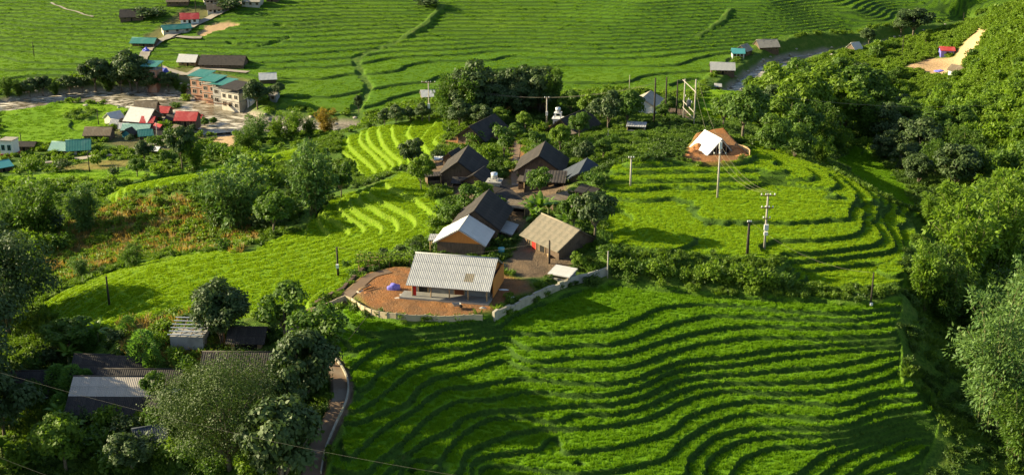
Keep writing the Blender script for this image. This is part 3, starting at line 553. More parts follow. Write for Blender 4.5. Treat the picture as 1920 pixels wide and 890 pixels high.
recolour('sunny', 'bamboo', 'sunny'); recolour('gold', 'bamboo', 'gold')
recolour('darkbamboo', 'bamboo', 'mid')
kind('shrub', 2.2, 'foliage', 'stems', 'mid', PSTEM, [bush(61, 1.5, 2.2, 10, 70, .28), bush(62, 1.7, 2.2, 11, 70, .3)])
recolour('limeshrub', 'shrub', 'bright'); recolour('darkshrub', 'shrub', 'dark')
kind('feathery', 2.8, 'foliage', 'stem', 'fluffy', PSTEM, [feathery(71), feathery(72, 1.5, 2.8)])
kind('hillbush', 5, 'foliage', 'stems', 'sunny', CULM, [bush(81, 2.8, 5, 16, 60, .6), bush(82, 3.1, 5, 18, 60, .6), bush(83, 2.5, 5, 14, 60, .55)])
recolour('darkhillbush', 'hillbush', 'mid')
ADJ = dict(wood='mid-green leafy tree', wooddark='dark leafy tree', woodlime='yellow-green leafy tree', sunny='bright feathery bamboo', darkbamboo='deep green bamboo', bamboo='pale grey-green bamboo', round='dark round tree', green='green tree', shrub='mid-green shrub', limeshrub='yellow-green shrub', darkshrub='dark shrub')
NAMES = dict(round='broadleaf_tree', green='broadleaf_tree', lime='broadleaf_tree', dense='broadleaf_tree', open='fruit_tree', spreading='spreading_tree', giant='bamboo_clump', huge='broadleaf_tree', wood='woodland_tree', woodlime='woodland_tree', wooddark='woodland_tree', bamboo='bamboo_clump', sunny='bamboo_clump', gold='bamboo_clump', darkbamboo='bamboo_clump',
             shrub='shrub', limeshrub='shrub', darkshrub='shrub', feathery='feathery_shrub', hillbush='hillside_bush', darkhillbush='hillside_bush')
CATS = dict(bamboo_clump='bamboo', shrub='shrub', feathery_shrub='shrub', hillside_bush='bush')
def plant_at(k, loc, h, w=1.0, label='', group=None, turn=None, single=False):
    K = KIND[k]; (fn, fm), (sn, sm) = random.choice(K['parts']); s = h / K['h']; nm = NAMES[k]
    if single or sm is None: root = link(nm, fm)
    else:
        root = bpy.data.objects.new(nm, None); COL.objects.link(root); link(fn, fm, None, root); link(sn, sm, None, root)
    root.location = loc; root.scale = (s * w, s * w, s); root.rotation_euler = (0, 0, random.uniform(0, 6.28) if turn is None else turn)
    return tag(root, label, CATS.get(nm, 'tree'), group)
def tree(k, u, v, hpx, w=1.0, label='', group=None, ymin=90.0, turn=None):
    """base seen (or guessed) at photo pixel u, v; hpx = height in photo pixels"""
    p = put(u, v, ymin); dist = (p - cam.location).length
    return plant_at(k, p - Vector((0, 0, .1)), hpx * dist / FPX / .95, w, label, group, turn)
T = tree
# left flank and foreground
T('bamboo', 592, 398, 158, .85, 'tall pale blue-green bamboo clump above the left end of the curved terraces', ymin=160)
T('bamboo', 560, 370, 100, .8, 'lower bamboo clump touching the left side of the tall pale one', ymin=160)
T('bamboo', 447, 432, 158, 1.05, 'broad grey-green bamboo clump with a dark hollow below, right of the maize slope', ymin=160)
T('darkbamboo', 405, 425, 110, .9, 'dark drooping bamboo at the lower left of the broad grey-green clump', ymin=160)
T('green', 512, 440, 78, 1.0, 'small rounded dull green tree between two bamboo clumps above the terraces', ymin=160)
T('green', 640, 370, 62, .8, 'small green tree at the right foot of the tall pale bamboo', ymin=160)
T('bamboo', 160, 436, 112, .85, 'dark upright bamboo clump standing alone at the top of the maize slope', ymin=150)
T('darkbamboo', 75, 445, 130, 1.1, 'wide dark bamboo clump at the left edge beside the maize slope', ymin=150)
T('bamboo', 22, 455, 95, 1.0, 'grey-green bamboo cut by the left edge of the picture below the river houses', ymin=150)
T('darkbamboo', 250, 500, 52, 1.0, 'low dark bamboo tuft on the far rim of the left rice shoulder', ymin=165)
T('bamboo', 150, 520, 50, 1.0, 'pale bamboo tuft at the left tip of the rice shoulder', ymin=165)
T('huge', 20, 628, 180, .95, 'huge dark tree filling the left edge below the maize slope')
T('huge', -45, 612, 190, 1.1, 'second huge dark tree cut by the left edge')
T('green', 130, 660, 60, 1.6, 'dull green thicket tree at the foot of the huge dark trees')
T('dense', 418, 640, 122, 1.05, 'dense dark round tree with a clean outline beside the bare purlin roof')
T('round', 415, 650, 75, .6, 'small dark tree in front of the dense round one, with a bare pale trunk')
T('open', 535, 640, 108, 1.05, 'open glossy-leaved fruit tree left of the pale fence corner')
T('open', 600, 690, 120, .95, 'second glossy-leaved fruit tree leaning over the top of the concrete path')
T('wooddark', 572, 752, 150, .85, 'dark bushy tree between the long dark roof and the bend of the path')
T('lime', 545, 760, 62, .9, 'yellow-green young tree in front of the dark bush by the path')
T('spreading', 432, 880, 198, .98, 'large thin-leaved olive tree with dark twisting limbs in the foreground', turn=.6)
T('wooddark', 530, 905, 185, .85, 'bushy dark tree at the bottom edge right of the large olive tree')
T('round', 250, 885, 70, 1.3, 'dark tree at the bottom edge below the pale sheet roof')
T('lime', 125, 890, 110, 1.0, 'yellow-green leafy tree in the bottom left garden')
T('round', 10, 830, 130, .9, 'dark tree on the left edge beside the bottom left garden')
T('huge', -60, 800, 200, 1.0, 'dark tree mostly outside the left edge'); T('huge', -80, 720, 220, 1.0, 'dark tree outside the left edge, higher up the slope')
T('green', 290, 760, 66, .8, 'dark green upright tree in front of the right end of the pale sheet roof')
T('round', 330, 800, 70, .9, 'dark tree under the left branches of the large olive tree')
for i, (u, v, hp, lb) in enumerate([(110, 730, 45, 'feathery light green shrub left of three below the small dark roof'), (140, 738, 52, 'feathery light green shrub in the middle of three below the small dark roof'), (163, 728, 36, 'small feathery shrub nearest the pale sheet roof'),
        (168, 650, 32, 'round feathery shrub alone at the edge of the dry maize'), (270, 672, 52, 'tall feathery light green shrub in the dry maize patch'), (288, 688, 36, 'lower feathery shrub in front of the tall one'), (115, 778, 40, 'feathery shrub beside the banana plants'), (240, 620, 28, 'feathery shrub under the bare purlin roof' )]):
    T('feathery', u, v, hp, 1.0, lb)
T('wooddark', 540, 832, 150, .68, 'dark tree between the large olive tree and the concrete path')
# valley floor near the river
T('round', 342, 318, 78, .8, 'dark tree below the riverside hamlet, left of a matching one', ymin=200); T('darkbamboo', 368, 322, 74, .8, 'dark bamboo right of the dark tree below the riverside hamlet', ymin=200)
T('round', 272, 305, 40, .9, 'dark tree beside the lane below the hamlet', ymin=200); T('green', 258, 332, 34, 1.0, 'low dark tree on the edge of the sunny strip field', ymin=200)
T('bamboo', 480, 268, 62, 1.0, 'grey-green bamboo below the footbridge', ymin=200); T('darkbamboo', 462, 282, 52, 1.1, 'dark bamboo left of the yellow bamboo row', ymin=200); T('sunny', 545, 262, 66, 1.0, 'yellow-green bamboo in front of the far paddies', ymin=200)
T('sunny', 520, 262, 48, 1.0, 'smaller yellow-green bamboo on the left of the bigger one', ymin=200); T('gold', 613, 250, 56, .9, 'golden bamboo clump, the only yellow-brown one in the row', ymin=200); T('darkbamboo', 580, 258, 44, 1.1, 'dark green bamboo left of the golden clump', ymin=200)
T('round', 673, 213, 34, .55, 'lone narrow dark tree standing in the far paddies', ymin=280)
for u, v, h_, lb in [(722, 236, 30, 'small dark tree at the left end of the row behind the back terraces'), (743, 234, 36, 'round dark tree in the middle of the row behind the back terraces'), (770, 228, 26, 'low dark tree beside the transformer pole'), (792, 228, 34, 'dark tree under the left power wires')]: T('round', u, v, h_, 1.0, lb, ymin=235)
T('round', 483, 205, 52, 1.0, 'dark tree over the end of the footbridge', ymin=300); T('round', 520, 180, 24, 1.3, 'dark low tree by the small white roof at the edge of the paddies', ymin=300)
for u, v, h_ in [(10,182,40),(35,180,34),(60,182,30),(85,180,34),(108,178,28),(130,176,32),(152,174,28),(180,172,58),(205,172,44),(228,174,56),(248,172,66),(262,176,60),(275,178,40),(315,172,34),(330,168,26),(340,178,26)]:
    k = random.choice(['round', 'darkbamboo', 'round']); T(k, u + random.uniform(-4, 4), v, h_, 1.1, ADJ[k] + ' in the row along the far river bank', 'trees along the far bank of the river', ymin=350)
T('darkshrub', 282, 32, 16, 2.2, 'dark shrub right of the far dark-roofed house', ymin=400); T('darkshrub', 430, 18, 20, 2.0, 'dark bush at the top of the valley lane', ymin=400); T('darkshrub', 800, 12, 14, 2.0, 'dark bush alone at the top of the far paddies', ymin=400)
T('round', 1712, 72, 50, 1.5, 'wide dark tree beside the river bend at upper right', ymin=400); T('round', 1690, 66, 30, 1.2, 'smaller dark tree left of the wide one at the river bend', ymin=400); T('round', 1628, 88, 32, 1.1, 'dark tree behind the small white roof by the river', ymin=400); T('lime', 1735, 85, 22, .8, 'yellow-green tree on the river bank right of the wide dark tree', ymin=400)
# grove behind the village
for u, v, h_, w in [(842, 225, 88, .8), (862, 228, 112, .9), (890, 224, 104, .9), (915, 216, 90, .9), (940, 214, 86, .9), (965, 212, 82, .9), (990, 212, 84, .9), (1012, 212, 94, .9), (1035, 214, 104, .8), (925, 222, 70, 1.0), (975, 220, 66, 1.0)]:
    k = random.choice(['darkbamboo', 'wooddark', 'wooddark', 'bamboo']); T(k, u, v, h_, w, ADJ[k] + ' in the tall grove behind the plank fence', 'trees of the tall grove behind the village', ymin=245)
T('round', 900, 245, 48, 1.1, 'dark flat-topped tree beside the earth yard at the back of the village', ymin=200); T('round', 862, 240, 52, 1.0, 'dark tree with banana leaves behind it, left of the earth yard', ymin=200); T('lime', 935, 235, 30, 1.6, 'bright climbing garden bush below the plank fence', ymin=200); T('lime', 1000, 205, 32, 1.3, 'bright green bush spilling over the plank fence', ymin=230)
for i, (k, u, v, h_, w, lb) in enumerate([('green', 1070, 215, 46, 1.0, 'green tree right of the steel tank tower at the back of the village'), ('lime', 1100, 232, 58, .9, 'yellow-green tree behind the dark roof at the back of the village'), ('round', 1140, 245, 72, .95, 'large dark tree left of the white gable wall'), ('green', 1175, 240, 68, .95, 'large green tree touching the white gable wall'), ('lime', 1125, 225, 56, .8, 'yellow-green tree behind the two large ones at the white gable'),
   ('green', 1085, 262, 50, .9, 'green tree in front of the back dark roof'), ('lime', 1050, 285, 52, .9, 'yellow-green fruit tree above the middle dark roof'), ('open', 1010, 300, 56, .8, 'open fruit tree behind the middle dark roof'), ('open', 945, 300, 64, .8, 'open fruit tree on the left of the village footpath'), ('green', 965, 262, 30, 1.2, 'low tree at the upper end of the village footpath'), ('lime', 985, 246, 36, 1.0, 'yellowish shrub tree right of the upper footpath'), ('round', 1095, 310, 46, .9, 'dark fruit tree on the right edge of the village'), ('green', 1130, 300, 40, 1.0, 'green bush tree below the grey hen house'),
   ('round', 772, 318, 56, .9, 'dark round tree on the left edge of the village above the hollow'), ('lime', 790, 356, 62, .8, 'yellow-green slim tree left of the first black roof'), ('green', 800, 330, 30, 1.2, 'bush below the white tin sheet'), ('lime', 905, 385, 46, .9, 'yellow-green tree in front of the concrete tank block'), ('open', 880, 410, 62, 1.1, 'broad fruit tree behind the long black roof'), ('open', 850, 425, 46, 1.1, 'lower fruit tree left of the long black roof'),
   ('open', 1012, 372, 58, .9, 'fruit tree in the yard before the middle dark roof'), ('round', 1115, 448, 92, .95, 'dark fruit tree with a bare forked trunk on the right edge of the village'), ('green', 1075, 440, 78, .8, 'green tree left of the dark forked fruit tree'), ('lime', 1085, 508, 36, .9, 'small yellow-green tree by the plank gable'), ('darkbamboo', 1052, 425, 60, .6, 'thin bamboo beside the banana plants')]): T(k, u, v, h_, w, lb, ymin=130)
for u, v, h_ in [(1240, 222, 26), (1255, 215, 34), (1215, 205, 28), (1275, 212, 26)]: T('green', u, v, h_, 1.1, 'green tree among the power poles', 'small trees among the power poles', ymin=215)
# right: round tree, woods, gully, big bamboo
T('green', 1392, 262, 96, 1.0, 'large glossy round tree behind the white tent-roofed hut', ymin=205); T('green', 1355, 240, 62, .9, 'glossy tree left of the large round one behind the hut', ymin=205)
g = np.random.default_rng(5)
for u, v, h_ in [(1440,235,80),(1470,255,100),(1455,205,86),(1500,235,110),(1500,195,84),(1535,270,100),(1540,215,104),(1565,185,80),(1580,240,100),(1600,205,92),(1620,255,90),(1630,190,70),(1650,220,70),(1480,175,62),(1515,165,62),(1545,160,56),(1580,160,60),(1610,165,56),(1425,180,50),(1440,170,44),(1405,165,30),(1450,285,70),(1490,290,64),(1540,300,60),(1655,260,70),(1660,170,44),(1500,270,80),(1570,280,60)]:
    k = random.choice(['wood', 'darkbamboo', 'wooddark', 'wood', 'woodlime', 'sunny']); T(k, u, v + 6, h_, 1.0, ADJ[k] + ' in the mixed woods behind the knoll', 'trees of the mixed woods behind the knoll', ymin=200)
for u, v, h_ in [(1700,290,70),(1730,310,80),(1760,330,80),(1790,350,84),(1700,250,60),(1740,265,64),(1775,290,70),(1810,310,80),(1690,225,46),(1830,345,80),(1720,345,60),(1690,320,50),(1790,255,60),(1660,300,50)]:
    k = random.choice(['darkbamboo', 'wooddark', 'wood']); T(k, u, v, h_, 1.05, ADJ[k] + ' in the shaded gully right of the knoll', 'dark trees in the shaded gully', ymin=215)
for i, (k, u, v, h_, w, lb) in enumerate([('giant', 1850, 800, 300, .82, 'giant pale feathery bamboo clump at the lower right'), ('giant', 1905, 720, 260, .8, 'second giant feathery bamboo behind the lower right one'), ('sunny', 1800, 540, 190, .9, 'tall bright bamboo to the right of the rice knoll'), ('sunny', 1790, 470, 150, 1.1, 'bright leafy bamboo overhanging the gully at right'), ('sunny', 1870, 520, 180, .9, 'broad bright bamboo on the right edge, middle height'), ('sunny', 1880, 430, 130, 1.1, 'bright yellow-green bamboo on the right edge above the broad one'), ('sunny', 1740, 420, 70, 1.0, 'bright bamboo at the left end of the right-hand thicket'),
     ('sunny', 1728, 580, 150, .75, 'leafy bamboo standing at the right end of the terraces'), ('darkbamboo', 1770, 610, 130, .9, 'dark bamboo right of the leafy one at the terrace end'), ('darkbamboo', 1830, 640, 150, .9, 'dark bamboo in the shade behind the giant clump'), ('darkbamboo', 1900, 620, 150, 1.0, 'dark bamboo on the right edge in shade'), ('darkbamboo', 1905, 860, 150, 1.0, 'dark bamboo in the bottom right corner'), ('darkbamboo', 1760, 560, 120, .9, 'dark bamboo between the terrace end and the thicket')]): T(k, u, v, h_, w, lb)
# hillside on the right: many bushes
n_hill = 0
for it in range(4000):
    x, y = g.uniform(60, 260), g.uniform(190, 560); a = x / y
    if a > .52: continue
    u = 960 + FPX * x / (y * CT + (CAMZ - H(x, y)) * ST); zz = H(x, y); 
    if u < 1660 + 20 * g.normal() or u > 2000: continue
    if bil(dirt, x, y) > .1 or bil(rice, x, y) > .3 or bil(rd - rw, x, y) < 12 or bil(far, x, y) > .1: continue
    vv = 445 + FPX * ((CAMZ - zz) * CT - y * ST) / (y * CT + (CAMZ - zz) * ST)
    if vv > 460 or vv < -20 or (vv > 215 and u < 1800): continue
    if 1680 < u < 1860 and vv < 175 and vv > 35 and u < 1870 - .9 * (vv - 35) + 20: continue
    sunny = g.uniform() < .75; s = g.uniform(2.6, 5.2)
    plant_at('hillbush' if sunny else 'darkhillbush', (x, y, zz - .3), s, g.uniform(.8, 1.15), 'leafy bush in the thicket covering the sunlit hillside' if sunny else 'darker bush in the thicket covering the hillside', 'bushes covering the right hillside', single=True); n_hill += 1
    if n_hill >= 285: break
print('hill bushes', n_hill)
# hedge of shrubs on the bank below the knoll and scattered garden shrubs
for u, v, h_, k in [(1150,500,34,'shrub'),(1175,508,34,'limeshrub'),(1200,512,38,'shrub'),(1228,515,36,'limeshrub'),(1255,518,42,'limeshrub'),(1283,522,44,'shrub'),(1310,524,40,'limeshrub'),(1338,526,46,'shrub'),(1362,530,40,'limeshrub'),(1390,532,46,'shrub'),(1418,534,46,'shrub'),(1445,535,42,'limeshrub'),(1472,536,40,'shrub'),(1500,542,32,'shrub'),(1530,546,26,'shrub'),(1560,548,24,'shrub'),(1590,548,24,'shrub'),(1620,550,24,'shrub'),(1650,550,24,'shrub'),(1675,548,22,'shrub'),(1240,538,26,'limeshrub'),(1300,545,26,'shrub'),(1180,528,26,'shrub'),(1410,550,26,'shrub')]:
    k = k if g.uniform() < .4 else 'limeshrub'; T(k, u, v + 3, h_ * g.uniform(.5, .85), .95, ADJ[k] + ' on the bank between the knoll field and the terraces', 'shrubs on the bank below the knoll')
for u, v, h_, k in [(700,498,20,'shrub'),(650,500,12,'shrub'),(300,650,26,'limeshrub'),(220,640,22,'darkshrub'),(330,680,28,'limeshrub'),(350,700,30,'shrub'),(60,760,40,'shrub'),(200,800,34,'limeshrub'),(240,815,34,'darkshrub'),(180,850,44,'shrub'),(270,850,38,'darkshrub'),(320,860,34,'limeshrub'),(80,870,40,'shrub'),(30,880,40,'limeshrub'),(220,880,44,'shrub'),(560,840,40,'shrub'),(540,800,38,'shrub'),(575,790,30,'darkshrub'),(60,700,36,'shrub'),(90,680,30,'darkshrub'),(30,740,44,'darkshrub'),(150,800,34,'darkshrub'),(300,800,36,'shrub'),(360,870,40,'shrub'),(470,890,40,'limeshrub'),(400,890,34,'shrub')]:
    T(k, u, v, h_, 1.0, ADJ[k] + ' in the gardens around the lower left farm', 'garden shrubs around the lower left farm')
for u, v, h_, k in [(810,375,18,'limeshrub'),(830,410,26,'shrub'),(815,430,26,'limeshrub'),(845,445,22,'limeshrub'),(930,395,26,'shrub'),(960,320,18,'limeshrub'),(995,330,18,'shrub'),(1040,265,22,'shrub'),(1010,250,22,'limeshrub'),(925,255,22,'shrub'),(1100,280,22,'limeshrub'),(1115,350,26,'shrub'),(1150,275,22,'shrub'),(1120,395,26,'limeshrub'),(1130,460,26,'shrub'),(1110,512,22,'limeshrub'),(1140,485,26,'shrub'),(890,270,22,'shrub'),(1200,262,16,'shrub'),(1170,290,18,'limeshrub'),(1090,400,26,'shrub'),(915,300,26,'limeshrub'),(850,300,16,'shrub'),(1240,255,16,'shrub'),(820,300,18,'darkshrub')]:
    T(k, u, v, h_, 1.0, ADJ[k] + ' in the gardens among the village houses', 'garden shrubs among the village houses', ymin=130)
for u, v, h_ in [(190,372,24),(300,385,18),(480,330,40),(510,350,36),(490,390,40),(540,410,40),(500,425,30),(420,470,22),(100,430,34),(60,480,40),(110,470,30),(40,520,40),(120,320,18),(180,310,18),(60,320,20),(215,330,16),(320,305,20),(400,300,26),(430,310,30)]:
    k = random.choice(['shrub', 'limeshrub', 'darkshrub']); T(k, u, v, h_, 1.1, ADJ[k] + ' growing wild on the left flank of the spur', 'wild shrubs on the left flank', ymin=150)
for x, y, h_ in [(-57, 103, 15), (-60, 111, 14), (-58, 119, 13), (-68, 113, 17)]: plant_at('huge', (x, y, float(zsmooth([x], [y])[0]) - .3), h_, .8, 'tall dark tree added out of view left of the farm to cast shade', 'unseen trees added to shade the lower left')  # unseen trees added to cast shade over the farm and lower-left terraces
# banana plants: every big leaf is a piece of its own
def banana_leaf():
    bm = bmesh.new(); rows = []
    for i in range(8):
        t = i / 7; w = .34 * math.sin(math.pi * min(1, t * .92 + .1)) ** .7 + .01; x = 2.1 * t * (1 - .18 * t); zc = .95 * t - 1.15 * t * t
        rows.append([bm.verts.new((x, -w, zc - .10 + .03 * (i % 2))), bm.verts.new((x, 0, zc)), bm.verts.new((x, w, zc - .10 + .03 * ((i + 1) % 2)))])
    for a, b in zip(rows, rows[1:]):
        for k in (0, 1): f = bm.faces.new((a[k], a[k+1], b[k+1], b[k])); f.smooth = True
    me = bm_mesh('leaf', bm); attr(me, 'tone', np.tile([.3, .9, .5], 8)); me.materials.append(LM['banana']); return me
BLEAF = banana_leaf(); _b = bmesh.new(); tube_into(_b, [(0, 0, -.3), (.04, 0, .7), (0, .04, 1.5)], [.17, .14, .08], 7); BSTEM = bm_mesh('stem', _b); BSTEM.materials.append(PSTEM)
def banana(u, v, hpx, label, group=None, ymin=90):
    p = put(u, v, ymin); h = hpx * (p - cam.location).length / FPX / .95; r = bpy.data.objects.new('banana_plant', None); COL.objects.link(r); r.location = p; r.scale = (h / 3,) * 3; tag(r, label, 'banana plant', group)
    link('stem', BSTEM, None, r); a0 = random.uniform(0, 6)
    for i in range(9):
        l = link('leaf', BLEAF, None, r); l.location = (0, 0, 1.35 + .02 * i); tilt = random.uniform(-1.05, .05) if i > 1 else -1.2; l.rotation_euler = (0, tilt, a0 + i * 2.4); l.scale = (random.uniform(.8, 1.1),) * 3
for u, v, h_, lb, ym in [(995, 412, 46, 'tall banana plant in the middle of the village, left of its cluster', 140), (1012, 415, 56, 'tallest banana plant of the village cluster', 140), (1028, 410, 46, 'banana plant right of the tallest one in the village', 140), (1000, 425, 40, 'low banana plant in front of the village cluster', 140), (868, 232, 56, 'banana plant with upright pale leaves at the back of the village', 200), (1060, 440, 50, 'banana plant beside the dark fruit tree', 140),
       (115, 800, 48, 'banana plant in front of the feathery shrubs at lower left', 90), (130, 832, 60, 'broad banana plant in the bottom left garden', 90), (105, 822, 44, 'small banana plant on the left of the broad one', 90), (185, 640, 40, 'banana plant at the edge of the rice shoulder', 90), (130, 690, 50, 'banana plant beside the small dark roof', 90), (20, 810, 44, 'banana plant on the left edge', 90), (5, 860, 50, 'banana plant in the bottom left corner', 90), (1215, 205, 30, 'banana plant against the white gable wall', 215)]: banana(u, v, h_, lb, None, ym)
# ---------------------------------------------------------------- building materials
def weathered(name, a, b, c=None, scale=1.2, rough=.8, spec=.2, streak=None, obj_var=.25):
    t = NT(name); v = t.obj()
    if streak:
        mp = t.n('ShaderNodeMapping'); mp.inputs['Scale'].default_value = streak; t.l(v, mp.inputs[0]); v = mp.outputs[0]
    n = t.noise(scale, 5, v, rough=.65); col = t.mix(t.rng(n, .35, .68), a, b)
    if c: col = t.mix(t.rng(t.noise(scale * .45, 3, t.obj()), .55, .66, 0, .7), col, c)
    col = t.mix(t.rng(t.rnd(), 0, 1, 0, obj_var), col, tuple(x * .62 for x in a)); t.bump(n, .3, .02); return t.fin(col, rough, spec)
M = dict(
    fibre=weathered('grey_fibre_cement', (.39, .385, .38), (.31, .31, .305), (.44, .43, .40), 1.6, streak=(3, .7, 1)), fibre_tan=weathered('dusty_fibre_cement', (.27, .225, .16), (.20, .17, .125), (.14, .13, .095), 1.4, streak=(.7, 2.2, 1)),
    fibre_dark=weathered('blackened_fibre_cement', (.045, .038, .033), (.075, .062, .052), (.03, .028, .028), 1.2, rough=.75, obj_var=.4), fibre_pale=weathered('new_fibre_cement', (.50, .43, .36), (.42, .36, .30), None, 1.2), fibre_white=weathered('pale_fibre_cement', (.62, .60, .56), (.52, .50, .46), None, 1.0),
    fibre_blue=weathered('slate_coloured_sheet', (.05, .06, .075), (.07, .08, .095), None, 1.2), white=weathered('white_tin', (.78, .77, .74), (.70, .69, .66), None, .8, .45, .4), pale=weathered('pale_old_tin', (.50, .48, .43), (.38, .36, .32), (.6, .58, .52), 1.2, .6), teal=weathered('teal_tin', (.035, .17, .14), (.05, .22, .18), (.10, .24, .20), .6, .5, .4), tealpale=weathered('faded_teal_tin', (.25, .40, .33), (.20, .34, .29), None, .6, .5, .4),
    turquoise=weathered('turquoise_sheet', (.06, .28, .30), (.09, .34, .34), None, .6, .5, .4), red=weathered('red_tin', (.38, .035, .035), (.45, .06, .05), (.5, .12, .10), .6, .5, .4), brownroof=weathered('brown_old_roof', (.20, .15, .10), (.14, .11, .075), (.26, .21, .15), 1.0), greyroof=weathered('grey_valley_roof', (.30, .27, .22), (.38, .34, .28), (.22, .2, .17), 1.0),
    plank=weathered('dark_planks', (.10, .065, .042), (.16, .115, .08), (.06, .045, .035), 2.0, streak=(4, 4, .5)), orange=weathered('fresh_orange_boards', (.58, .23, .055), (.48, .18, .045), None, 1.5, streak=(4, 4, .5)), timber=weathered('pale_timber', (.40, .27, .14), (.33, .22, .12), None, 2), concrete=weathered('grey_concrete', (.30, .285, .26), (.38, .36, .33), (.2, .19, .17), 1.0), render=weathered('dark_cement_render', (.17, .17, .165), (.22, .22, .21), None, 1.0), cream=weathered('cream_wall', (.55, .50, .42), (.48, .43, .35), (.35, .3, .24), .7), brick=weathered('brick_wall', (.42, .22, .14), (.34, .18, .115), (.4, .3, .24), .8), whitewall=weathered('white_wall', (.74, .73, .70), (.64, .63, .60), None, .8),
    dark=weathered('dark_opening', (.012, .011, .010), (.018, .016, .014), None, 1.0), door=weathered('brown_door', (.17, .055, .025), (.13, .045, .02), None, 1.0), reddoor=weathered('red_cloth', (.55, .03, .02), (.45, .025, .02), None, 1.0), steel=weathered('bright_steel', (.75, .75, .75), (.65, .65, .66), None, 1, .3, .5), blue=weathered('blue_tarpaulin', (.07, .09, .50), (.10, .12, .58), (.2, .2, .6), 1.2, .5, .4), bluelight=weathered('violet_blue_tarpaulin', (.16, .15, .55), (.22, .2, .62), None, 1.2, .5), stone=weathered('pale_field_stone', (.40, .36, .28), (.30, .27, .21), (.20, .21, .12), 1.5), panel=weathered('cast_fence_panel', (.56, .45, .29), (.47, .38, .25), (.33, .28, .18), .9), earth=weathered('orange_spoil', (.40, .17, .06), (.32, .14, .05), None, 2), slab=weathered('cement_floor', (.26, .25, .23), (.20, .19, .175), None, .8), blackwood=weathered('creosoted_pole', (.035, .028, .022), (.055, .045, .036), None, 2), conpole=weathered('concrete_pole', (.40, .36, .30), (.32, .29, .24), None, 2), rust=weathered('rusty_iron', (.20, .10, .06), (.15, .08, .05), None, 2), thatch=weathered('vine_leaf_mat', (.05, .1, .015), (.09, .16, .02), None, 4), wire=weathered('wire', (.22, .2, .14), (.25, .22, .15), None, 1), porcelain=weathered('porcelain', (.7, .7, .68), (.6, .6, .58), None, 2))
M['steel'].node_tree.nodes['Principled BSDF'].inputs['Metallic'].default_value = .6
# ---------------------------------------------------------------- shapes
def box_into(bm, x0, x1, y0, y1, z0, z1):
    v = [bm.verts.new(p) for p in ((x0,y0,z0),(x1,y0,z0),(x1,y1,z0),(x0,y1,z0),(x0,y0,z1),(x1,y0,z1),(x1,y1,z1),(x0,y1,z1))]
    for f in ((0,3,2,1),(4,5,6,7),(0,1,5,4),(1,2,6,5),(2,3,7,6),(3,0,4,7)): bm.faces.new([v[i] for i in f])
def box(name, dims, mat, parent=None):
    bm = bmesh.new(); box_into(bm, *dims); return link(name, bm_mesh(name, bm), M[mat], parent)
def tube(name, pts, r, mat, parent=None, seg=6):
    bm = bmesh.new(); tube_into(bm, pts, r if isinstance(r, (list, tuple)) else [r] * len(pts), seg); return link(name, bm_mesh(name, bm), M[mat], parent)
def empty(name, loc, rz=0.0):
    o = bpy.data.objects.new(name, None); COL.objects.link(o); o.location = loc; o.rotation_euler = (0, 0, rz); return o
SHEETS = {}
def sheet_mesh(w, l, mat, wave=.22, amp=.018):
    """one corrugated sheet, w across the corrugations (x), l down the slope (-y)"""
    key = (round(w, 2), round(l, 2), mat)
    if key in SHEETS: return SHEETS[key]
    n = max(2, round(w / wave)) * 3; bm = bmesh.new(); top = []
    for i in range(n + 1):
        x = w * i / n; zz = amp * math.sin(2 * math.pi * i / 3 + .5); top.append((bm.verts.new((x, 0, zz)), bm.verts.new((x, -l, zz + .0))))
    for a, b in zip(top, top[1:]): bm.faces.new((a[0], a[1], b[1], b[0]))
    lo = [bm.verts.new((x, y, -amp - .012)) for x, y in ((0, 0), (0, -l), (w, -l), (w, 0))]
    bm.faces.new(lo[::-1]); bm.faces.new([t[1] for t in top] + [lo[2], lo[1]]); bm.faces.new([t[0] for t in top[::-1]] + [lo[0], lo[3]])
    me = bm_mesh('roof_sheet', bm); me.materials.append(M[mat]); SHEETS[key] = me; return me
def slope(parent, x0, x1, y_top, z_top, y_bot, z_bot, mat, sheets=None, alt=None, thick=.05):
    """one roof plane: a slab, and on it either separate sheets or a single ribbed skin"""
    side = 1 if y_bot < y_top else -1; run = abs(y_top - y_bot); drop = z_top - z_bot; L = math.hypot(run, drop); ang = math.atan2(drop, run)
    r = bpy.data.objects.new('roof', None); bm = bmesh.new(); Wd = x1 - x0; box_into(bm, 0, Wd, -L, 0, -thick - .05, -.05); r = link('roof', bm_mesh('roof', bm), M[mat if mat not in ('fibre_pale',) else 'fibre_dark'], parent)
    if side > 0: r.location = (x0, y_top, z_top); r.rotation_euler = (ang, 0, 0)
    else: r.location = (x1, y_top, z_top); r.rotation_euler = (ang, 0, math.pi)
    nx, ny = sheets or (1, 1); w, l = Wd / nx, L / ny
    for i in range(nx):
        for j in range(ny):
            m = mat if not alt else alt(i, j, nx, ny, mat)
            if m is None: continue
            s = link('roof_sheet', sheet_mesh(w - .012, l + (.10 if j < ny - 1 else .04), m, .22 if sheets else .45), None, r)
            s.location = (i * w + .006, -j * l, .035 + .012 * (j == 0)); s.rotation_euler = (-.012 + random.uniform(-.003, .003), random.uniform(-.004, .004), random.uniform(-.004, .004))
    return r
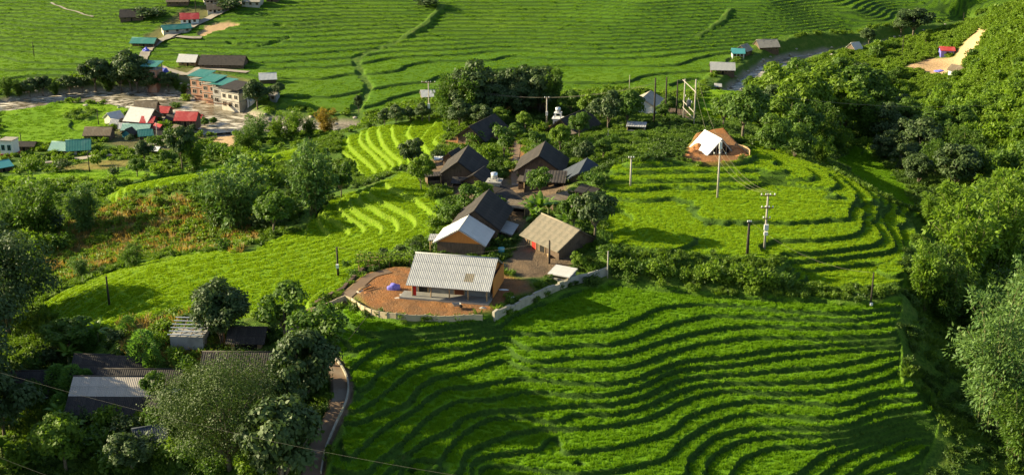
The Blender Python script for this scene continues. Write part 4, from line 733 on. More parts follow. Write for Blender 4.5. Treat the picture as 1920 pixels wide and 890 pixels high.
def opening(parent, face, x, z0, w, h, y, kindn, mat='dark', frame='timber'):
    """door or window standing proud of a wall plane y (front, face -1) or (back, +1); face 'l'/'r' for gable walls"""
    o = box(kindn, (-w/2, w/2, -.03, .05, 0, h), mat, parent); bm = bmesh.new(); t = .08
    box_into(bm, -w/2 - t, -w/2, -.06, .04, -.0, h + t); box_into(bm, w/2, w/2 + t, -.06, .04, 0, h + t); box_into(bm, -w/2, w/2, -.06, .04, h + .003, h + t)
    if kindn == 'window': box_into(bm, -w/2 - t * 1.4, w/2 + t * 1.4, -.09, .04, -t, -.003); box_into(bm, -.03, .03, -.05, .0, .003, h)
    link('frame', bm_mesh('frame', bm), M[frame], o)
    if face == 'f': o.location = (x, y - .02, z0)
    elif face == 'b': o.location = (x, y + .02, z0); o.rotation_euler = (0, 0, math.pi)
    elif face == 'l': o.location = (y - .02, x, z0); o.rotation_euler = (0, 0, -math.pi / 2)
    elif face == 'r': o.location = (y + .02, x, z0); o.rotation_euler = (0, 0, math.pi / 2)
    return o
def house(name, label, cat, loc, rz, L, W, hw, rise, roof, wall, anchor=(0, 0), oe=.55, og=.5, sheets=None, alt=None, windows=(), doors=(), posts=0, group=None, gable=None, back=None, asym=0.0, porch=0.0, frame='timber', found=1.2, rows=None, chimney=False):
    """ridge along local x; front is local -y. anchor = local ground point that sits on loc"""
    c, s = math.cos(rz), math.sin(rz); loc = Vector(loc); o = empty(name, (loc.x - anchor[0] * c + anchor[1] * s, loc.y - anchor[0] * s - anchor[1] * c, loc.z), rz); tag(o, label, cat, group)
    yr = asym; zr = hw + rise; bm = bmesh.new(); hl, hwid = L / 2, W / 2; t = .12
    yf = -hwid + porch
    def zat(y): return zr - rise * abs(y - yr) / (hwid + (yr if y < yr else -yr))
    v = []
    prof = [(yf, -found), (hwid, -found), (hwid, zat(hwid) - .12), (yr, zr - .12), (yf, zat(yf) - .12)]
    a = [bm.verts.new((-hl, y, q)) for y, q in prof]; b = [bm.verts.new((hl, y, q)) for y, q in prof]
    bm.faces.new(a[::-1]); bm.faces.new(b)
    for i in range(5): bm.faces.new((a[i], a[(i+1) % 5], b[(i+1) % 5], b[i]))
    link('wall', bm_mesh('wall', bm), M[wall], o)
    if gable:
        for sx in (-1, 1):
            bm = bmesh.new(); q0 = [(yf, zat(yf) - .14), (hwid, zat(hwid) - .14), (yr, zr - .14)]
            p = [bm.verts.new((sx * (hl + .004), y, q)) for y, q in q0]; p2 = [bm.verts.new((sx * (hl + .05), y, q)) for y, q in q0]
            bm.faces.new(p); bm.faces.new(p2[::-1])
            for i in range(3): bm.faces.new((p[i], p[(i+1) % 3], p2[(i+1) % 3], p2[i]))
            link('gable_boards', bm_mesh('gable_boards', bm), M[gable], o)
    kf = rise / (hwid + yr); kb = rise / (hwid - yr)
    nf = sheets; lf = math.hypot(hwid + yr + oe, (hwid + yr + oe) * kf)
    slope(o, -hl - og, hl + og, yr, zr, -hwid - oe, hw - oe * kf, roof, sheets, alt)
    slope(o, -hl - og, hl + og, yr, zr, hwid + oe, hw - oe * kb, back or roof, sheets if sheets else None)
    tube('ridge_cap', [(-hl - og - .03, yr, zr + .03), (hl + og + .03, yr, zr + .03)], .10, roof if roof != 'fibre_dark' else 'fibre_dark', o, 6)
    for (x, z0, w, h) in windows: opening(o, 'f', x, z0, w, h, yf, 'window', frame=frame)
    for d in doors: opening(o, 'f', d[0], 0.02, d[1], d[2], yf, 'door', d[3] if len(d) > 3 else 'dark', frame)
    for i in range(posts):
        x = -hl + .1 + (L - .2) * i / max(posts - 1, 1); tube('post', [(x, -hwid + .05, -.3), (x, -hwid + .05, hw - .12)], .09, frame, o, 6)
    return o
def mpp(p): return (Vector(p) - cam.location).length / FPX
def hut(name, label, cat, u, v, rz, Lpx, Wm, hw, rise, roof, wall, ymin=280, group=None, **k):
    """small far house: width along its ridge given in photo pixels"""
    p = put(u, v, ymin); L = Lpx * mpp(p) / max(.35, abs(math.cos(R(rz)))); nwin = k.pop('nwin', 2)
    wins = [(-L / 2 + L * (i + .5) / nwin, hw * .42, min(.9, L / nwin * .5), hw * .35) for i in range(nwin)] if nwin else ()
    return house(name, label, cat, p, R(rz), L - .8, Wm, hw, rise, roof, wall, anchor=(0, -Wm / 2), oe=k.pop('oe', .5), og=.4, windows=wins, doors=[(0, .9, hw * .72)] if k.pop('door', nwin % 2 == 0) else (), group=group, **k)
def tank(parent, x, y, z, r=.45, h=1.1, lying=False):
    t = tube('water_tank', [(x, y, z), (x, y, z + h * .9), (x, y, z + h)], [r, r, r * .4], 'steel', parent, 10); return t
# ---------------------------------------------------------------- the finished house on the orange yard
p = put(843, 563)
def patch_sheet(i, j, nx, ny, m): return 'fibre_tan' if (i, j) == (nx - 3, 2) else m
gh = house('grey_roofed_house', 'long new house under a pale grey corrugated roof on the orange earth yard', 'house', (p.x, p.y, 52.12), R(-12), 9.3, 7.4, 2.15, 2.05, 'fibre', 'render', anchor=(0, -3.6), oe=.75, og=.45, sheets=(9, 4), alt=patch_sheet, porch=1.5, gable='orange', frame='timber', posts=5,
    windows=[(-1.6, .95, 1.0, .85), (2.9, .95, .95, .8)], doors=[(-3.6, 1.1, 1.8), (.85, 1.15, 1.85, 'door')])
box('porch_floor', (-6.0, 4.9, -4.3, -2.25, -.6, .10), 'slab', gh); box('hanging_cloth', (-4.55, -4.1, -3.62, -3.56, .15, 1.75), 'reddoor', gh)
o = box('side_boards', (0, .10, -2.6, 3.2, .25, 2.55), 'orange', gh); o.location = (5.02, 0, 0)
# long house with a black roof and its white wing
p = put(884, 478, 140); rz = R(79)
house('black_roofed_house', 'long house under a sooty black roof, directly behind the grey-roofed house', 'house', PY(909, 166, 0)[:2].tolist() + [51.9], rz, 9.0, 6.0, 2.2, 2.2, 'fibre_dark', 'plank', oe=.5, og=.3, sheets=(9, 3))
house('white_roofed_wing', 'wing with a white sheet roof joined to the near end of the black roof', 'house', PY(879, 158.2, 0)[:2].tolist() + [51.9], rz, 5.2, 6.0, 2.1, 1.75, 'fibre_white', 'plank', oe=.5, og=.35, sheets=(5, 3), gable='orange')
# brown house
p = put(1040, 490, 140)
bh = house('tan_roofed_house', 'plank house under a dusty tan roof with bundled firewood at its door', 'house', PY(1042, 158.5, 0)[:2].tolist() + [51.95], R(-54), 7.3, 6.2, 1.9, 1.9, 'fibre_tan', 'plank', oe=.6, og=.45, sheets=(7, 4), doors=[(0.2, 1.1, 1.6), (-1.6, .9, 1.5, 'reddoor')], windows=[(-2.7, .6, .8, .7)])
for i in range(14):
    q = tube('firewood', [(1.6 + .1 * (i % 5), -3.25 - .06 * (i // 5), .1 + .22 * (i // 5)), (2.2 + .1 * (i % 5), -3.7, .12 + .22 * (i // 5))], .08, 'timber', bh, 5)
def lean_to(name, label, cat, u, v, rz, L, W, z0, tilt, roof, wall, posts=True, ymin=90, walls=True, sheets=None, group=None):
    p = put(u, v, ymin); o = empty(name, p, R(rz)); tag(o, label, cat, group); zf, zb = z0 - tilt / 2, z0 + tilt / 2
    slope(o, -L / 2 - .2, L / 2 + .2, W / 2 + .2, zb, -W / 2 - .2, zf, roof, sheets)
    if walls:
        for nm, d in (('wall', (-L/2, L/2, W/2 - .1, W/2, -.8, zb - .2)), ('wall', (-L/2, -L/2 + .1, -W/2, W/2 - .103, -.8, zf - .1)), ('wall', (L/2 - .1, L/2, -W/2, W/2 - .103, -.8, zf - .1))): box(nm, d, wall, o)
        box('front_wall', (-L/2 + .103, L/2 - .103, -W/2 + .02, -W/2 + .1, -.8, zf * .5), wall, o)
    if posts:
        for sx in (-1, 1):
            tube('post', [(sx * (L/2 - .05), -W/2 - .1, -.5), (sx * (L/2 - .05), -W/2 - .1, zf - .08)], .06, 'timber', o, 5)
            if not walls: tube('post', [(sx * (L/2 - .05), W/2, -.5), (sx * (L/2 - .05), W/2, zb - .08)], .06, 'timber', o, 5)
    return o
lean_to('pig_shed', 'low shed with a tilted white sheet roof in the corner of the stone wall', 'shed', 1055, 524, -28, 2.6, 2.0, 1.15, .35, 'fibre_white', 'concrete', sheets=(3, 2))
lean_to('posted_shelter', 'small flat-roofed shelter on posts between the vines and the white-roofed wing', 'shelter', 822, 470, -4, 2.0, 1.6, 1.9, .15, 'fibre', 'timber', walls=False, sheets=(2, 2))
# village behind
house('gabled_village_house', 'village house with a steep sooty roof beside the white tin sheet', 'house', PY(876, 196.5, 0)[:2].tolist() + [50.2], R(82), 8.6, 5.6, 1.9, 2.1, 'fibre_dark', 'plank', oe=.6, og=.5, sheets=(8, 3))
house('second_village_house', 'village house with a sooty roof right of the footpath', 'house', PY(1012, 198, 0)[:2].tolist() + [50.4], R(82), 7.8, 6.6, 1.9, 2.3, 'fibre_dark', 'plank', oe=.7, og=.5, sheets=(7, 3))
lean_to('sooty_porch', 'low sooty lean-to in front of the house right of the footpath', 'lean-to', 1022, 352, -8, 6.0, 3.0, 1.8, .9, 'fibre_dark', 'plank', ymin=150)
house('slate_roofed_house', 'slate-blue roofed house with two pale skylight sheets at the right of the village', 'house', PY(1082, 187, 0)[:2].tolist() + [51.4], R(78), 7.6, 6.4, 1.7, 1.9, 'fibre_blue', 'plank', oe=.6, og=.4, sheets=(7, 3), alt=lambda i, j, nx, ny, m: 'fibre_white' if (i, j) in ((1, 2), (0, 1)) else m, back='fibre_blue')
house('small_sooty_hut', 'small hut with a brownish black roof left of the concrete tank block', 'hut', PY(903, 190, 0)[:2].tolist() + [50.6], R(70), 3.8, 3.6, 1.5, 1.2, 'fibre_dark', 'plank', sheets=(4, 2))
house('little_black_shed', 'little black-roofed shed behind the white tin sheet', 'shed', put(851, 306, 170), R(65), 3.0, 2.6, 1.3, 1.0, 'fibre_dark', 'plank', sheets=(3, 2))
lean_to('broken_shed', 'sagging dark shed roof in front of the banana cluster', 'shed', 952, 388, 35, 3.2, 2.6, 1.5, .7, 'fibre_dark', 'plank', ymin=140, sheets=(3, 2))
lean_to('side_roof', 'low grey-brown roof along the yard right of the banana cluster', 'lean-to', 1052, 384, 40, 5.0, 1.8, 1.2, .5, 'brownroof', 'plank', ymin=140, sheets=(4, 1))
house('back_left_house', 'house with a thin dark roof above the earth yard behind the village', 'house', PY(908, 231, 0)[:2].tolist() + [47.3], R(64), 9.5, 5.2, 1.5, 2.0, 'fibre_dark', 'plank', oe=.7, og=.5)
house('back_right_house', 'house with a pale-edged dark roof below the white tank tower', 'house', PY(1068, 234, 0)[:2].tolist() + [47.6], R(58), 9.0, 5.4, 1.5, 2.2, 'fibre_dark', 'plank', oe=.7, og=.5)
o = lean_to('tin_sheet', 'white corrugated tin sheet propped over a trough left of the first village house', 'tin sheet', 829, 302, 4, 2.4, .9, .55, .25, 'white', 'timber', walls=False, ymin=170)
lean_to('side_roof', 'small dark shed with white sacks on its roof at the left end of the village yard', 'shed', 812, 345, 15, 2.2, 1.6, 1.6, .1, 'fibre_dark', 'plank', ymin=150)
for u, v, rz_, L_, W_, hh, rf, lb, ym in [(938, 372, 60, 2.6, 2.2, 1.3, 'fibre_dark', 'dark lean-to against the concrete tank block', 150), (970, 400, -20, 3.0, 1.8, 1.4, 'brownroof', 'brown lean-to roof left of the banana cluster', 140), (1100, 372, 70, 3.4, 2.4, 1.3, 'fibre_dark', 'dark shed below the slate-blue roof', 140), (1072, 408, 30, 3.0, 1.8, 1.3, 'greyroof', 'grey lean-to behind the tan-roofed house', 140),
        (866, 352, -5, 2.8, 1.6, 1.2, 'fibre_dark', 'low dark shelter in front of the first village house', 150), (985, 352, 80, 2.4, 1.8, 1.3, 'brownroof', 'brown shed on the right of the footpath end', 150), (1060, 262, 40, 3.0, 2.0, 1.4, 'brownroof', 'brown shed below the back right house', 190), (940, 262, 60, 2.8, 2.0, 1.3, 'fibre_dark', 'dark shed right of the earth yard', 190), (955, 440, 78, 4.0, 1.3, 1.0, 'fibre', 'long narrow grey lean-to along the black-roofed house', 140)]:
    lean_to('village_shed', lb, 'shed', u, v, rz_, L_, W_, hh, .45, rf, 'plank', ymin=ym, sheets=(3, 2))
def tank_tower(label, u, v, w, h, cols, mat, ymin=130, r=.5, holes=True):
    p = put(u, v, ymin); o = empty('tank_tower', p, R(-10)); tag(o, label, 'water tower'); box('base_block', (-w/2, w/2, -w/2, w/2, -.6, h), mat, o); box('slab', (-w/2 - .2, w/2 + .2, -w/2 - .2, w/2 + .2, h + .002, h + .14), mat, o)
    for sx in (-1, 1):
        for sy in (-1, 1): box('column', (sx * w * .32 - .1, sx * w * .32 + .1, sy * w * .32 - .1, sy * w * .32 + .1, h + .142, h + .142 + cols), mat, o)
        if holes: box('opening', (sx * w * .22 - .16, sx * w * .22 + .16, -w/2 - .02, -w/2 + .05, h * .3, h * .78), 'dark', o)
    if cols > .3: box('top_slab', (-w * .42, w * .42, -w * .42, w * .42, h + .144 + cols, h + .25 + cols), mat, o)
    tank(o, 0, 0, h + .26 + cols, r, 1.0); return o
tank_tower('grey concrete tank block with a steel tank in the village yard', 927, 366, 1.9, 2.2, .15, 'concrete', 150)
tank_tower('white pillared tank tower with a steel tank on top at the back of the village', 1046, 240, 1.7, 1.9, .9, 'whitewall', 200)
tank_tower('cream tank tower with a steel tank at the left end of the plank fence', 922, 209, 1.5, 1.3, .6, 'cream', 230)
# plank fence behind the gardens
def plank_fence(label, a, b, h, n, ymin):
    A, B = put(*a, ymin), put(*b, ymin); o = empty('plank_fence', A, math.atan2(B.y - A.y, B.x - A.x)); tag(o, label, 'fence'); L = (B - A).length; w = L / n; bm = bmesh.new(); box_into(bm, .01, w - .02, -.03, .03, -.5, h); me = bm_mesh('plank', bm); me.materials.append(M['plank'])
    for i in range(n): q = link('plank', me, None, o); q.location = (i * w, random.uniform(-.03, .03), random.uniform(-.12, .1) + (B.z - A.z) * i / n)
    for i in range(0, n + 1, 5): box('post', (i * w - .06, i * w + .06, .05, .17, -.5, h + .1 + (B.z - A.z) * i / n), 'plank', o)
plank_fence('tall weathered plank fence below the dark grove', (930, 210), (1024, 212), 2.3, 30, 235)
house('white_gabled_house', 'pale house with a whitewashed gable wall beside the power poles', 'house', put(1205, 214, 215), R(70), 6.5, 4.4, 2.2, 1.2, 'greyroof', 'whitewall', anchor=(-2.5, 0))
lean_to('hen_house', 'little hen house with a flat grey roof standing in the garden below the poles', 'shed', 1193, 248, -12, 3.2, 2.0, 1.5, .35, 'fibre', 'concrete', ymin=190)
# tent-roofed hut
p = put(1348, 288, 150)
th = house('tent_roofed_hut', 'open hut under a steep white tin roof on the orange earth pad', 'hut', (p.x, p.y, 55.5), R(-70), 5.0, 3.7, 1.15, 1.9, 'white', 'plank', anchor=(2.6, -.2), oe=.75, og=.35, sheets=(5, 3), asym=.1)
for y, h_ in ((-1.6, 1.3), (-.7, 2.0), (.2, 2.6), (1.0, 1.9), (1.7, 1.3)): box('post', (2.56, 2.68, y - .05, y + .05, 0, h_), 'timber', th)
box('door', (2.52, 2.6, -.3, .35, 0, 1.3), 'fibre_white', th); box('opening', (2.51, 2.55, -1.3, 1.5, .1, 1.7), 'dark', th)
# ---------------------------------------------------------------- lower left farm
def farm_alt(i, j, nx, ny, m): return 'fibre_pale' if j < 2 else 'fibre_dark'
p = put(205, 784)
fh = house('pale_patched_farmhouse', 'farmhouse whose roof is pale dusty sheets above and dark sheets below', 'farmhouse', (p.x, p.y, p.z), R(-1), 8.4, 7.0, 1.3, 2.2, 'fibre_dark', 'plank', anchor=(0, -3.2), oe=.7, og=.4, sheets=(9, 4), alt=farm_alt)
p = put(312, 784)
house('patchwork_shed', 'dark shed with a few pale roof strips joined to the right of the pale farmhouse', 'shed', (p.x, p.y, p.z), R(-3), 2.8, 4.4, 1.3, 1.3, 'fibre_dark', 'plank', anchor=(0, -2.0), sheets=(5, 4), alt=lambda i, j, nx, ny, m: 'fibre_pale' if (i, j) in ((1, 0), (3, 0), (3, 1), (4, 2)) else m)
house('low_black_roof_shed', 'long low black-roofed shed behind the pale farmhouse', 'shed', put(262, 735), R(-1), 8.6, 2.6, 1.5, .7, 'fibre_dark', 'plank', anchor=(0, -1.3), sheets=(8, 1))
house('small_dark_roof_barn', 'small barn with a dark ribbed roof behind the left end of the pale farmhouse', 'barn', put(172, 716), R(-2), 3.6, 3.2, 1.5, 1.2, 'fibre_dark', 'plank', anchor=(0, -1.6), sheets=(4, 2))
house('small_low_barn', 'lower dark barn right of the small ribbed one', 'barn', put(236, 704), R(-2), 3.4, 2.4, 1.1, .7, 'fibre_dark', 'plank', anchor=(0, -1.2), sheets=(4, 1))
house('edge_barn', 'dark barn with a pale ridge at the left edge among the feathery shrubs', 'barn', put(52, 758), R(3), 4.0, 4.6, 1.4, 1.7, 'fibre_dark', 'plank', anchor=(0, -2.3), sheets=(4, 3))
house('long_dark_roof_barn', 'long dark-roofed barn half hidden behind the large olive tree', 'barn', put(458, 729), R(-1), 9.0, 5.4, 1.5, 1.7, 'fibre_dark', 'plank', anchor=(0, -2.7), sheets=(10, 3))
sb = house('open_fronted_shed', 'open-fronted shed with a dark ribbed roof beneath the dense round tree', 'shed', put(462, 656), R(-2), 3.5, 2.8, 1.35, .9, 'fibre_dark', 'timber', anchor=(0, -1.4), sheets=(4, 2), doors=[(0, 2.6, 1.0)])
house('sunken_dark_shed', 'dark bluish shed roof under the left branches of the large olive tree', 'shed', put(285, 846), R(20), 2.4, 3.2, 1.2, .9, 'fibre_blue', 'plank', anchor=(0, -1.6), sheets=(3, 2))
p = put(358, 636); pf = empty('purlin_frame', p, R(-4)); tag(pf, 'unfinished shed with a bare roof of pale purlins left of the dense round tree', 'shed')
box('wall', (-1.9, 1.9, -1.5, 1.5, -.6, 1.0), 'concrete', pf)
for i in range(6): box('purlin', (-2.1, 2.1, -1.7 + i * .62, -1.58 + i * .62, 1.25 + .16 * i, 1.34 + .16 * i), 'steel', pf)
for sx in (-1.8, -.6, .6, 1.8): tube('rafter', [(sx, -1.75, 1.17), (sx, 1.6, 2.04)], .05, 'timber', pf, 4)
# ---------------------------------------------------------------- riverside hamlet
H_ = 'riverside hamlet houses'
hut('barn', 'broad barn with a dusty brown roof at the edge of the riverside paddy', 'barn', 182, 263, 0, 50, 5.5, 1.8, 1.7, 'brownroof', 'plank', nwin=0)
house('white_roofed_house', 'largest hamlet house, white roof with its brown gable facing the hill', 'house', put(256, 238, 280), R(-16), 8.0, 9.0, 2.2, 3.0, 'fibre_white', 'plank', anchor=(0, -4.5), oe=.7)
hut('brown_roofed_house', 'brown-roofed house behind the largest white roof of the hamlet', 'house', 272, 216, 0, 42, 5.5, 2.2, 2.0, 'brownroof', 'plank')
hut('small_white_roofed_house', 'small white-roofed house left of the largest hamlet house', 'house', 222, 232, 50, 18, 4.5, 2.0, 1.6, 'fibre_white', 'cream', nwin=1)
hut('red_roofed_house', 'red-roofed house behind the right side of the largest white roof', 'house', 304, 222, -6, 26, 5, 2.2, 1.4, 'red', 'plank', nwin=1)
hut('red_roofed_house', 'red-roofed house in front of the largest white roof', 'house', 276, 240, -4, 26, 4.5, 2.0, 1.3, 'red', 'plank', nwin=1)
hut('red_roofed_shed', 'small red roof shed at the right end of the lane', 'shed', 293, 250, -25, 16, 3, 1.8, .9, 'red', 'plank', nwin=1)
hut('pale_green_roofed_house', 'long pale grey-green roof in front of the hamlet', 'house', 254, 252, -2, 52, 4.5, 1.6, 1.2, 'tealpale', 'plank', nwin=2)
hut('green_roofed_shed', 'bright green-roofed shed at the front of the hamlet', 'shed', 274, 262, 18, 26, 4.5, 1.5, 1.3, 'teal', 'plank', nwin=0)
hut('black_gabled_shed', 'small black gabled shed between the two green roofs', 'shed', 252, 258, 70, 7, 3.5, 1.4, 1.5, 'fibre_dark', 'turquoise', nwin=0)
hut('red_gabled_house', 'house with a red-edged gable roof near the footbridge', 'house', 348, 238, -4, 42, 5.5, 2.4, 2.0, 'red', 'plank', nwin=2)
hut('white_sign_house', 'small white-walled booth right of the red-edged gable', 'booth', 373, 232, -4, 12, 3, 2.0, .8, 'red', 'whitewall', nwin=1)
hut('pale_green_house', 'pale green pitched roof at the left of the dark green one', 'house', 112, 289, -6, 40, 5.5, 1.4, 1.6, 'tealpale', 'cream', nwin=2)
hut('dark_green_house', 'dark green hipped house roof beside the lane', 'house', 148, 290, 14, 42, 6.5, 1.6, 2.1, 'teal', 'cream', nwin=2)
hut('white_roofed_shed', 'tiny white-roofed shed at the end of the lane', 'shed', 288, 290, -10, 20, 3.0, 1.4, .6, 'white', 'plank', nwin=0)
p = put(20, 290, 250); wt = empty('white_tower_house', p, R(-8)); tag(wt, 'white boxy two-storey house with a red base at the left edge', 'house'); box('wall', (-1.9, 1.9, -1.9, 1.9, .7, 4.6), 'whitewall', wt); box('base_course', (-2.05, 2.05, -2.05, 2.05, -.8, .697), 'red', wt); box('flat_roof', (-2.1, 2.1, -2.1, 2.1, 4.603, 4.85), 'greyroof', wt)
for x in (-1.0, .9): opening(wt, 'f', x, 1.9, .95, 1.5, -1.9, 'window', frame='turquoise')
hut('turquoise_roofed_shed', 'turquoise sheet roof at the left edge below the white boxy house', 'shed', 8, 322, 40, 26, 6, 1.4, 1.0, 'turquoise', 'plank', nwin=0, ymin=200)
hut('dark_long_shed', 'long dark roof behind the white boxy house', 'shed', 45, 283, -2, 40, 3.5, 1.6, .8, 'fibre_dark', 'plank', nwin=0)
for u, v, rz_, L_, W_, rf, wl, lb in [(318, 232, -12, 18, 3.5, 'fibre_dark', 'plank', 'dark shed between the red roofs of the hamlet'), (232, 248, 8, 18, 3.5, 'fibre_white', 'cream', 'small pale roof left of the grey-green hamlet roof'), (330, 252, -20, 20, 4, 'brownroof', 'plank', 'brown shed between the lane and the red-edged gable'), (214, 240, -5, 16, 3, 'fibre', 'cream', 'grey lean roof at the left end of the hamlet'), (300, 262, 10, 18, 3.2, 'fibre_dark', 'plank', 'dark low roof right of the bright green shed'), (262, 228, -30, 14, 3.2, 'brownroof', 'plank', 'brown roof wedged against the largest white roof')]:
    hut('hamlet_shed', lb, 'shed', u, v, rz_, L_, W_, 1.5, 1.0, rf, wl, nwin=0)
# stilted and stepped buildings on the far bank
def block(name, label, cat, u, v, rz, w, d, storeys, roof, wall, ymin=330, pier=0.0, tilt=.9):
    p = put(u, v, ymin); o = empty(name, p, R(rz)); tag(o, label, cat); H0 = pier; hs = 2.9
    if pier: box('pier', (-w * .36, w * .36, -d * .4, d * .4, -1.5, pier - .002), 'brick' if wall == 'brick' else 'concrete', o)
    for s_ in range(storeys):
        box('wall', (-w/2, w/2, -d/2, d/2, H0 + s_ * hs + (-1.5 if s_ == 0 and not pier else 0), H0 + (s_ + 1) * hs - .15), wall, o); box('floor_slab', (-w/2 - .2, w/2 + .2, -d/2 - .25, d/2 + .1, H0 + (s_ + 1) * hs - .147, H0 + (s_ + 1) * hs - .003), 'concrete', o)
        n = max(2, int(w / 2.2))
        for i in range(n): opening(o, 'f', -w/2 + w * (i + .5) / n, H0 + s_ * hs + .8, w / n * .5, 1.3, -d/2, 'window', frame='cream')
    zt = H0 + storeys * hs
    for sx in (-1, 1):
        for sy in (-1, 1): box('post', (sx * (w/2 - .15) - .12, sx * (w/2 - .15) + .12, sy * (d/2 - .15) - .12, sy * (d/2 - .15) + .12, zt, zt + (1.1 if sy < 0 else 1.1 + tilt)), 'concrete', o)
    slope(o, -w/2 - .5, w/2 + .5, d/2 + .5, zt + 1.35 + tilt, -d/2 - .8, zt + 1.2, roof); return o
block('river_tower_house', 'narrow tall house on a brick pier at the river edge with a green roof', 'house', 290, 170, -12, 5.4, 5.0, 1, 'teal', 'brick', pier=5.5)
block('stepped_block', 'leftmost and tallest of the stepped green-roofed riverside blocks', 'building', 383, 186, -24, 6.4, 6.0, 2, 'teal', 'brick', pier=2.0)
block('stepped_block', 'second stepped riverside block with a green roof and paired windows', 'building', 404, 193, -26, 6.2, 6.0, 2, 'teal', 'brick', pier=1.5)
block('stepped_block', 'third stepped riverside block, grey-walled with a green roof', 'building', 424, 192, -28, 6.2, 6.0, 2, 'teal', 'concrete')
block('stepped_block', 'last stepped riverside block with a dark roof and a row of white windows', 'building', 447, 200, -32, 8.2, 7.5, 2, 'fibre_dark', 'cream')
block('terrace_pool_deck', 'walled concrete deck in front of the stepped blocks', 'deck', 430, 210, -26, 7.0, 3.0, 0, 'teal', 'concrete') if 0 else None
hut('white_roofed_shop', 'open-sided shop under a white roof above the stepped blocks', 'shop', 350, 126, -6, 36, 6, 2.2, 2.0, 'fibre_white', 'timber', nwin=2, posts=3, porch=1.2)
hut('long_black_roofed_hall', 'long hall under a black roof above the stepped blocks', 'hall', 415, 129, -4, 84, 7.5, 1.7, 2.6, 'fibre_dark', 'plank', nwin=5)
hut('white_roofed_hut', 'small white-roofed hut under the dark tree at the edge of the paddies', 'hut', 503, 157, 12, 32, 5, 1.8, 1.6, 'fibre_white', 'plank', nwin=1)
hut('grey_hut', 'grey hut half hidden by the tree at the bridge end', 'hut', 512, 192, -10, 16, 4, 2.6, .8, 'greyroof', 'concrete', nwin=1)
hut('green_roofed_pavilion', 'open pavilion under a pale green roof beside the valley lane', 'pavilion', 267, 90, -6, 46, 6, 2.0, 1.5, 'teal', 'plank', nwin=2, porch=1.5, posts=4)
hut('long_green_roofed_house', 'long green-roofed house beside the upper valley lane', 'house', 333, 63, 24, 48, 5, 2.0, 1.3, 'teal', 'cream', nwin=3)
hut('red_roofed_white_house', 'white-walled house with a bright red roof on the upper valley lane', 'house', 356, 46, 12, 34, 6, 2.4, 1.8, 'red', 'whitewall', nwin=2)
hut('dark_roofed_farmhouse', 'lone farmhouse with a dark roof in the far upper left paddies', 'farmhouse', 247, 40, 8, 42, 6.5, 2.0, 2.4, 'fibre_dark', 'plank', nwin=2)
hut('brown_farmhouse', 'brown farmhouse cut by the top edge left of the lane', 'farmhouse', 333, 12, 4, 40, 6, 2.2, 2.2, 'brownroof', 'plank', nwin=3)
hut('brown_farmhouse', 'brown farmhouse on the left side of the lane near the top edge', 'farmhouse', 403, 25, 14, 28, 5, 1.9, 1.9, 'brownroof', 'cream', nwin=2)
hut('brown_farmhouse', 'brown farmhouse behind the lane-side one, cut by the top edge', 'farmhouse', 397, 8, 20, 26, 5, 1.9, 1.9, 'brownroof', 'cream', nwin=2)
hut('grey_farmhouse', 'pale grey farmhouse on the right side of the lane at the top edge', 'farmhouse', 470, 14, -8, 36, 6, 2.6, 1.6, 'greyroof', 'cream', nwin=3)
hut('dark_shed', 'dark shed right of the pale grey farmhouse at the top edge', 'shed', 510, 4, -4, 24, 4, 1.8, 1.2, 'fibre_dark', 'plank', nwin=0)
hut('dark_narrow_shed', 'narrow dark roof among the riverbank trees at the foot of the lane', 'shed', 232, 116, 40, 16, 3.5, 1.5, 1.0, 'fibre_dark', 'plank', nwin=0)
hut('white_tin_shed', 'tiny white tin shed at the foot of the valley lane', 'shed', 256, 116, -25, 11, 2.5, 1.4, .7, 'white', 'whitewall', nwin=0)
hut('pale_roofed_barn', 'wide pale-roofed barn alone in the paddies at right', 'barn', 1355, 140, -4, 46, 6.5, 2.0, 2.0, 'fibre', 'plank', nwin=4)
hut('grey_roofed_house', 'larger grey-roofed house at the river bend, right of the turquoise one', 'house', 1442, 98, 12, 40, 6.5, 2.3, 2.3, 'greyroof', 'plank', nwin=3)
hut('grey_gabled_house', 'small grey gabled house between the turquoise roof and the larger grey one', 'house', 1404, 104, 50, 16, 5, 2.2, 1.9, 'greyroof', 'plank', nwin=1)
hut('turquoise_roofed_house', 'white-walled house with a turquoise roof at the river bend', 'house', 1384, 110, -4, 25, 4.5, 2.3, 1.3, 'turquoise', 'whitewall', nwin=2)
hut('tiny_hut', 'tiny grey hut in the paddies below the wide pale barn', 'hut', 1346, 168, -6, 14, 2.5, 1.3, .6, 'fibre', 'plank', nwin=0)
hut('white_roofed_hut', 'small white-roofed hut beside the dark tree on the far river bank', 'hut', 1609, 98, 30, 18, 4.5, 1.6, 2.0, 'fibre_white', 'plank', nwin=0)
hut('rusty_shed', 'small rusty-red shed on the woods side of the river', 'shed', 1650, 104, 0, 14, 3, 2.2, .5, 'rust', 'rust', nwin=0)
hut('red_roofed_shelter', 'white shelter with a bright red roof and blue sheets at the bare earth clearing', 'shelter', 1776, 106, -8, 26, 4.5, 2.4, .9, 'red', 'bluelight', nwin=0)
hut('brown_roofed_hut', 'small white-walled hut with a brown roof on the near edge of the earth clearing', 'hut', 1788, 145, -48, 18, 4.5, 2.6, 1.3, 'brownroof', 'whitewall', nwin=1)
hut('white_roofed_hut', 'pale hut behind the transformer pole at the far edge of the spur', 'hut', 804, 190, 10, 28, 5, 1.9, 1.5, 'fibre_white', 'brick', nwin=2)
hut('dark_hut', 'dark hut roof peeping out of the woods right of the glossy round tree', 'hut', 1447, 222, 70, 8, 4, 2.0, 1.6, 'fibre_dark', 'plank', nwin=0, ymin=200)
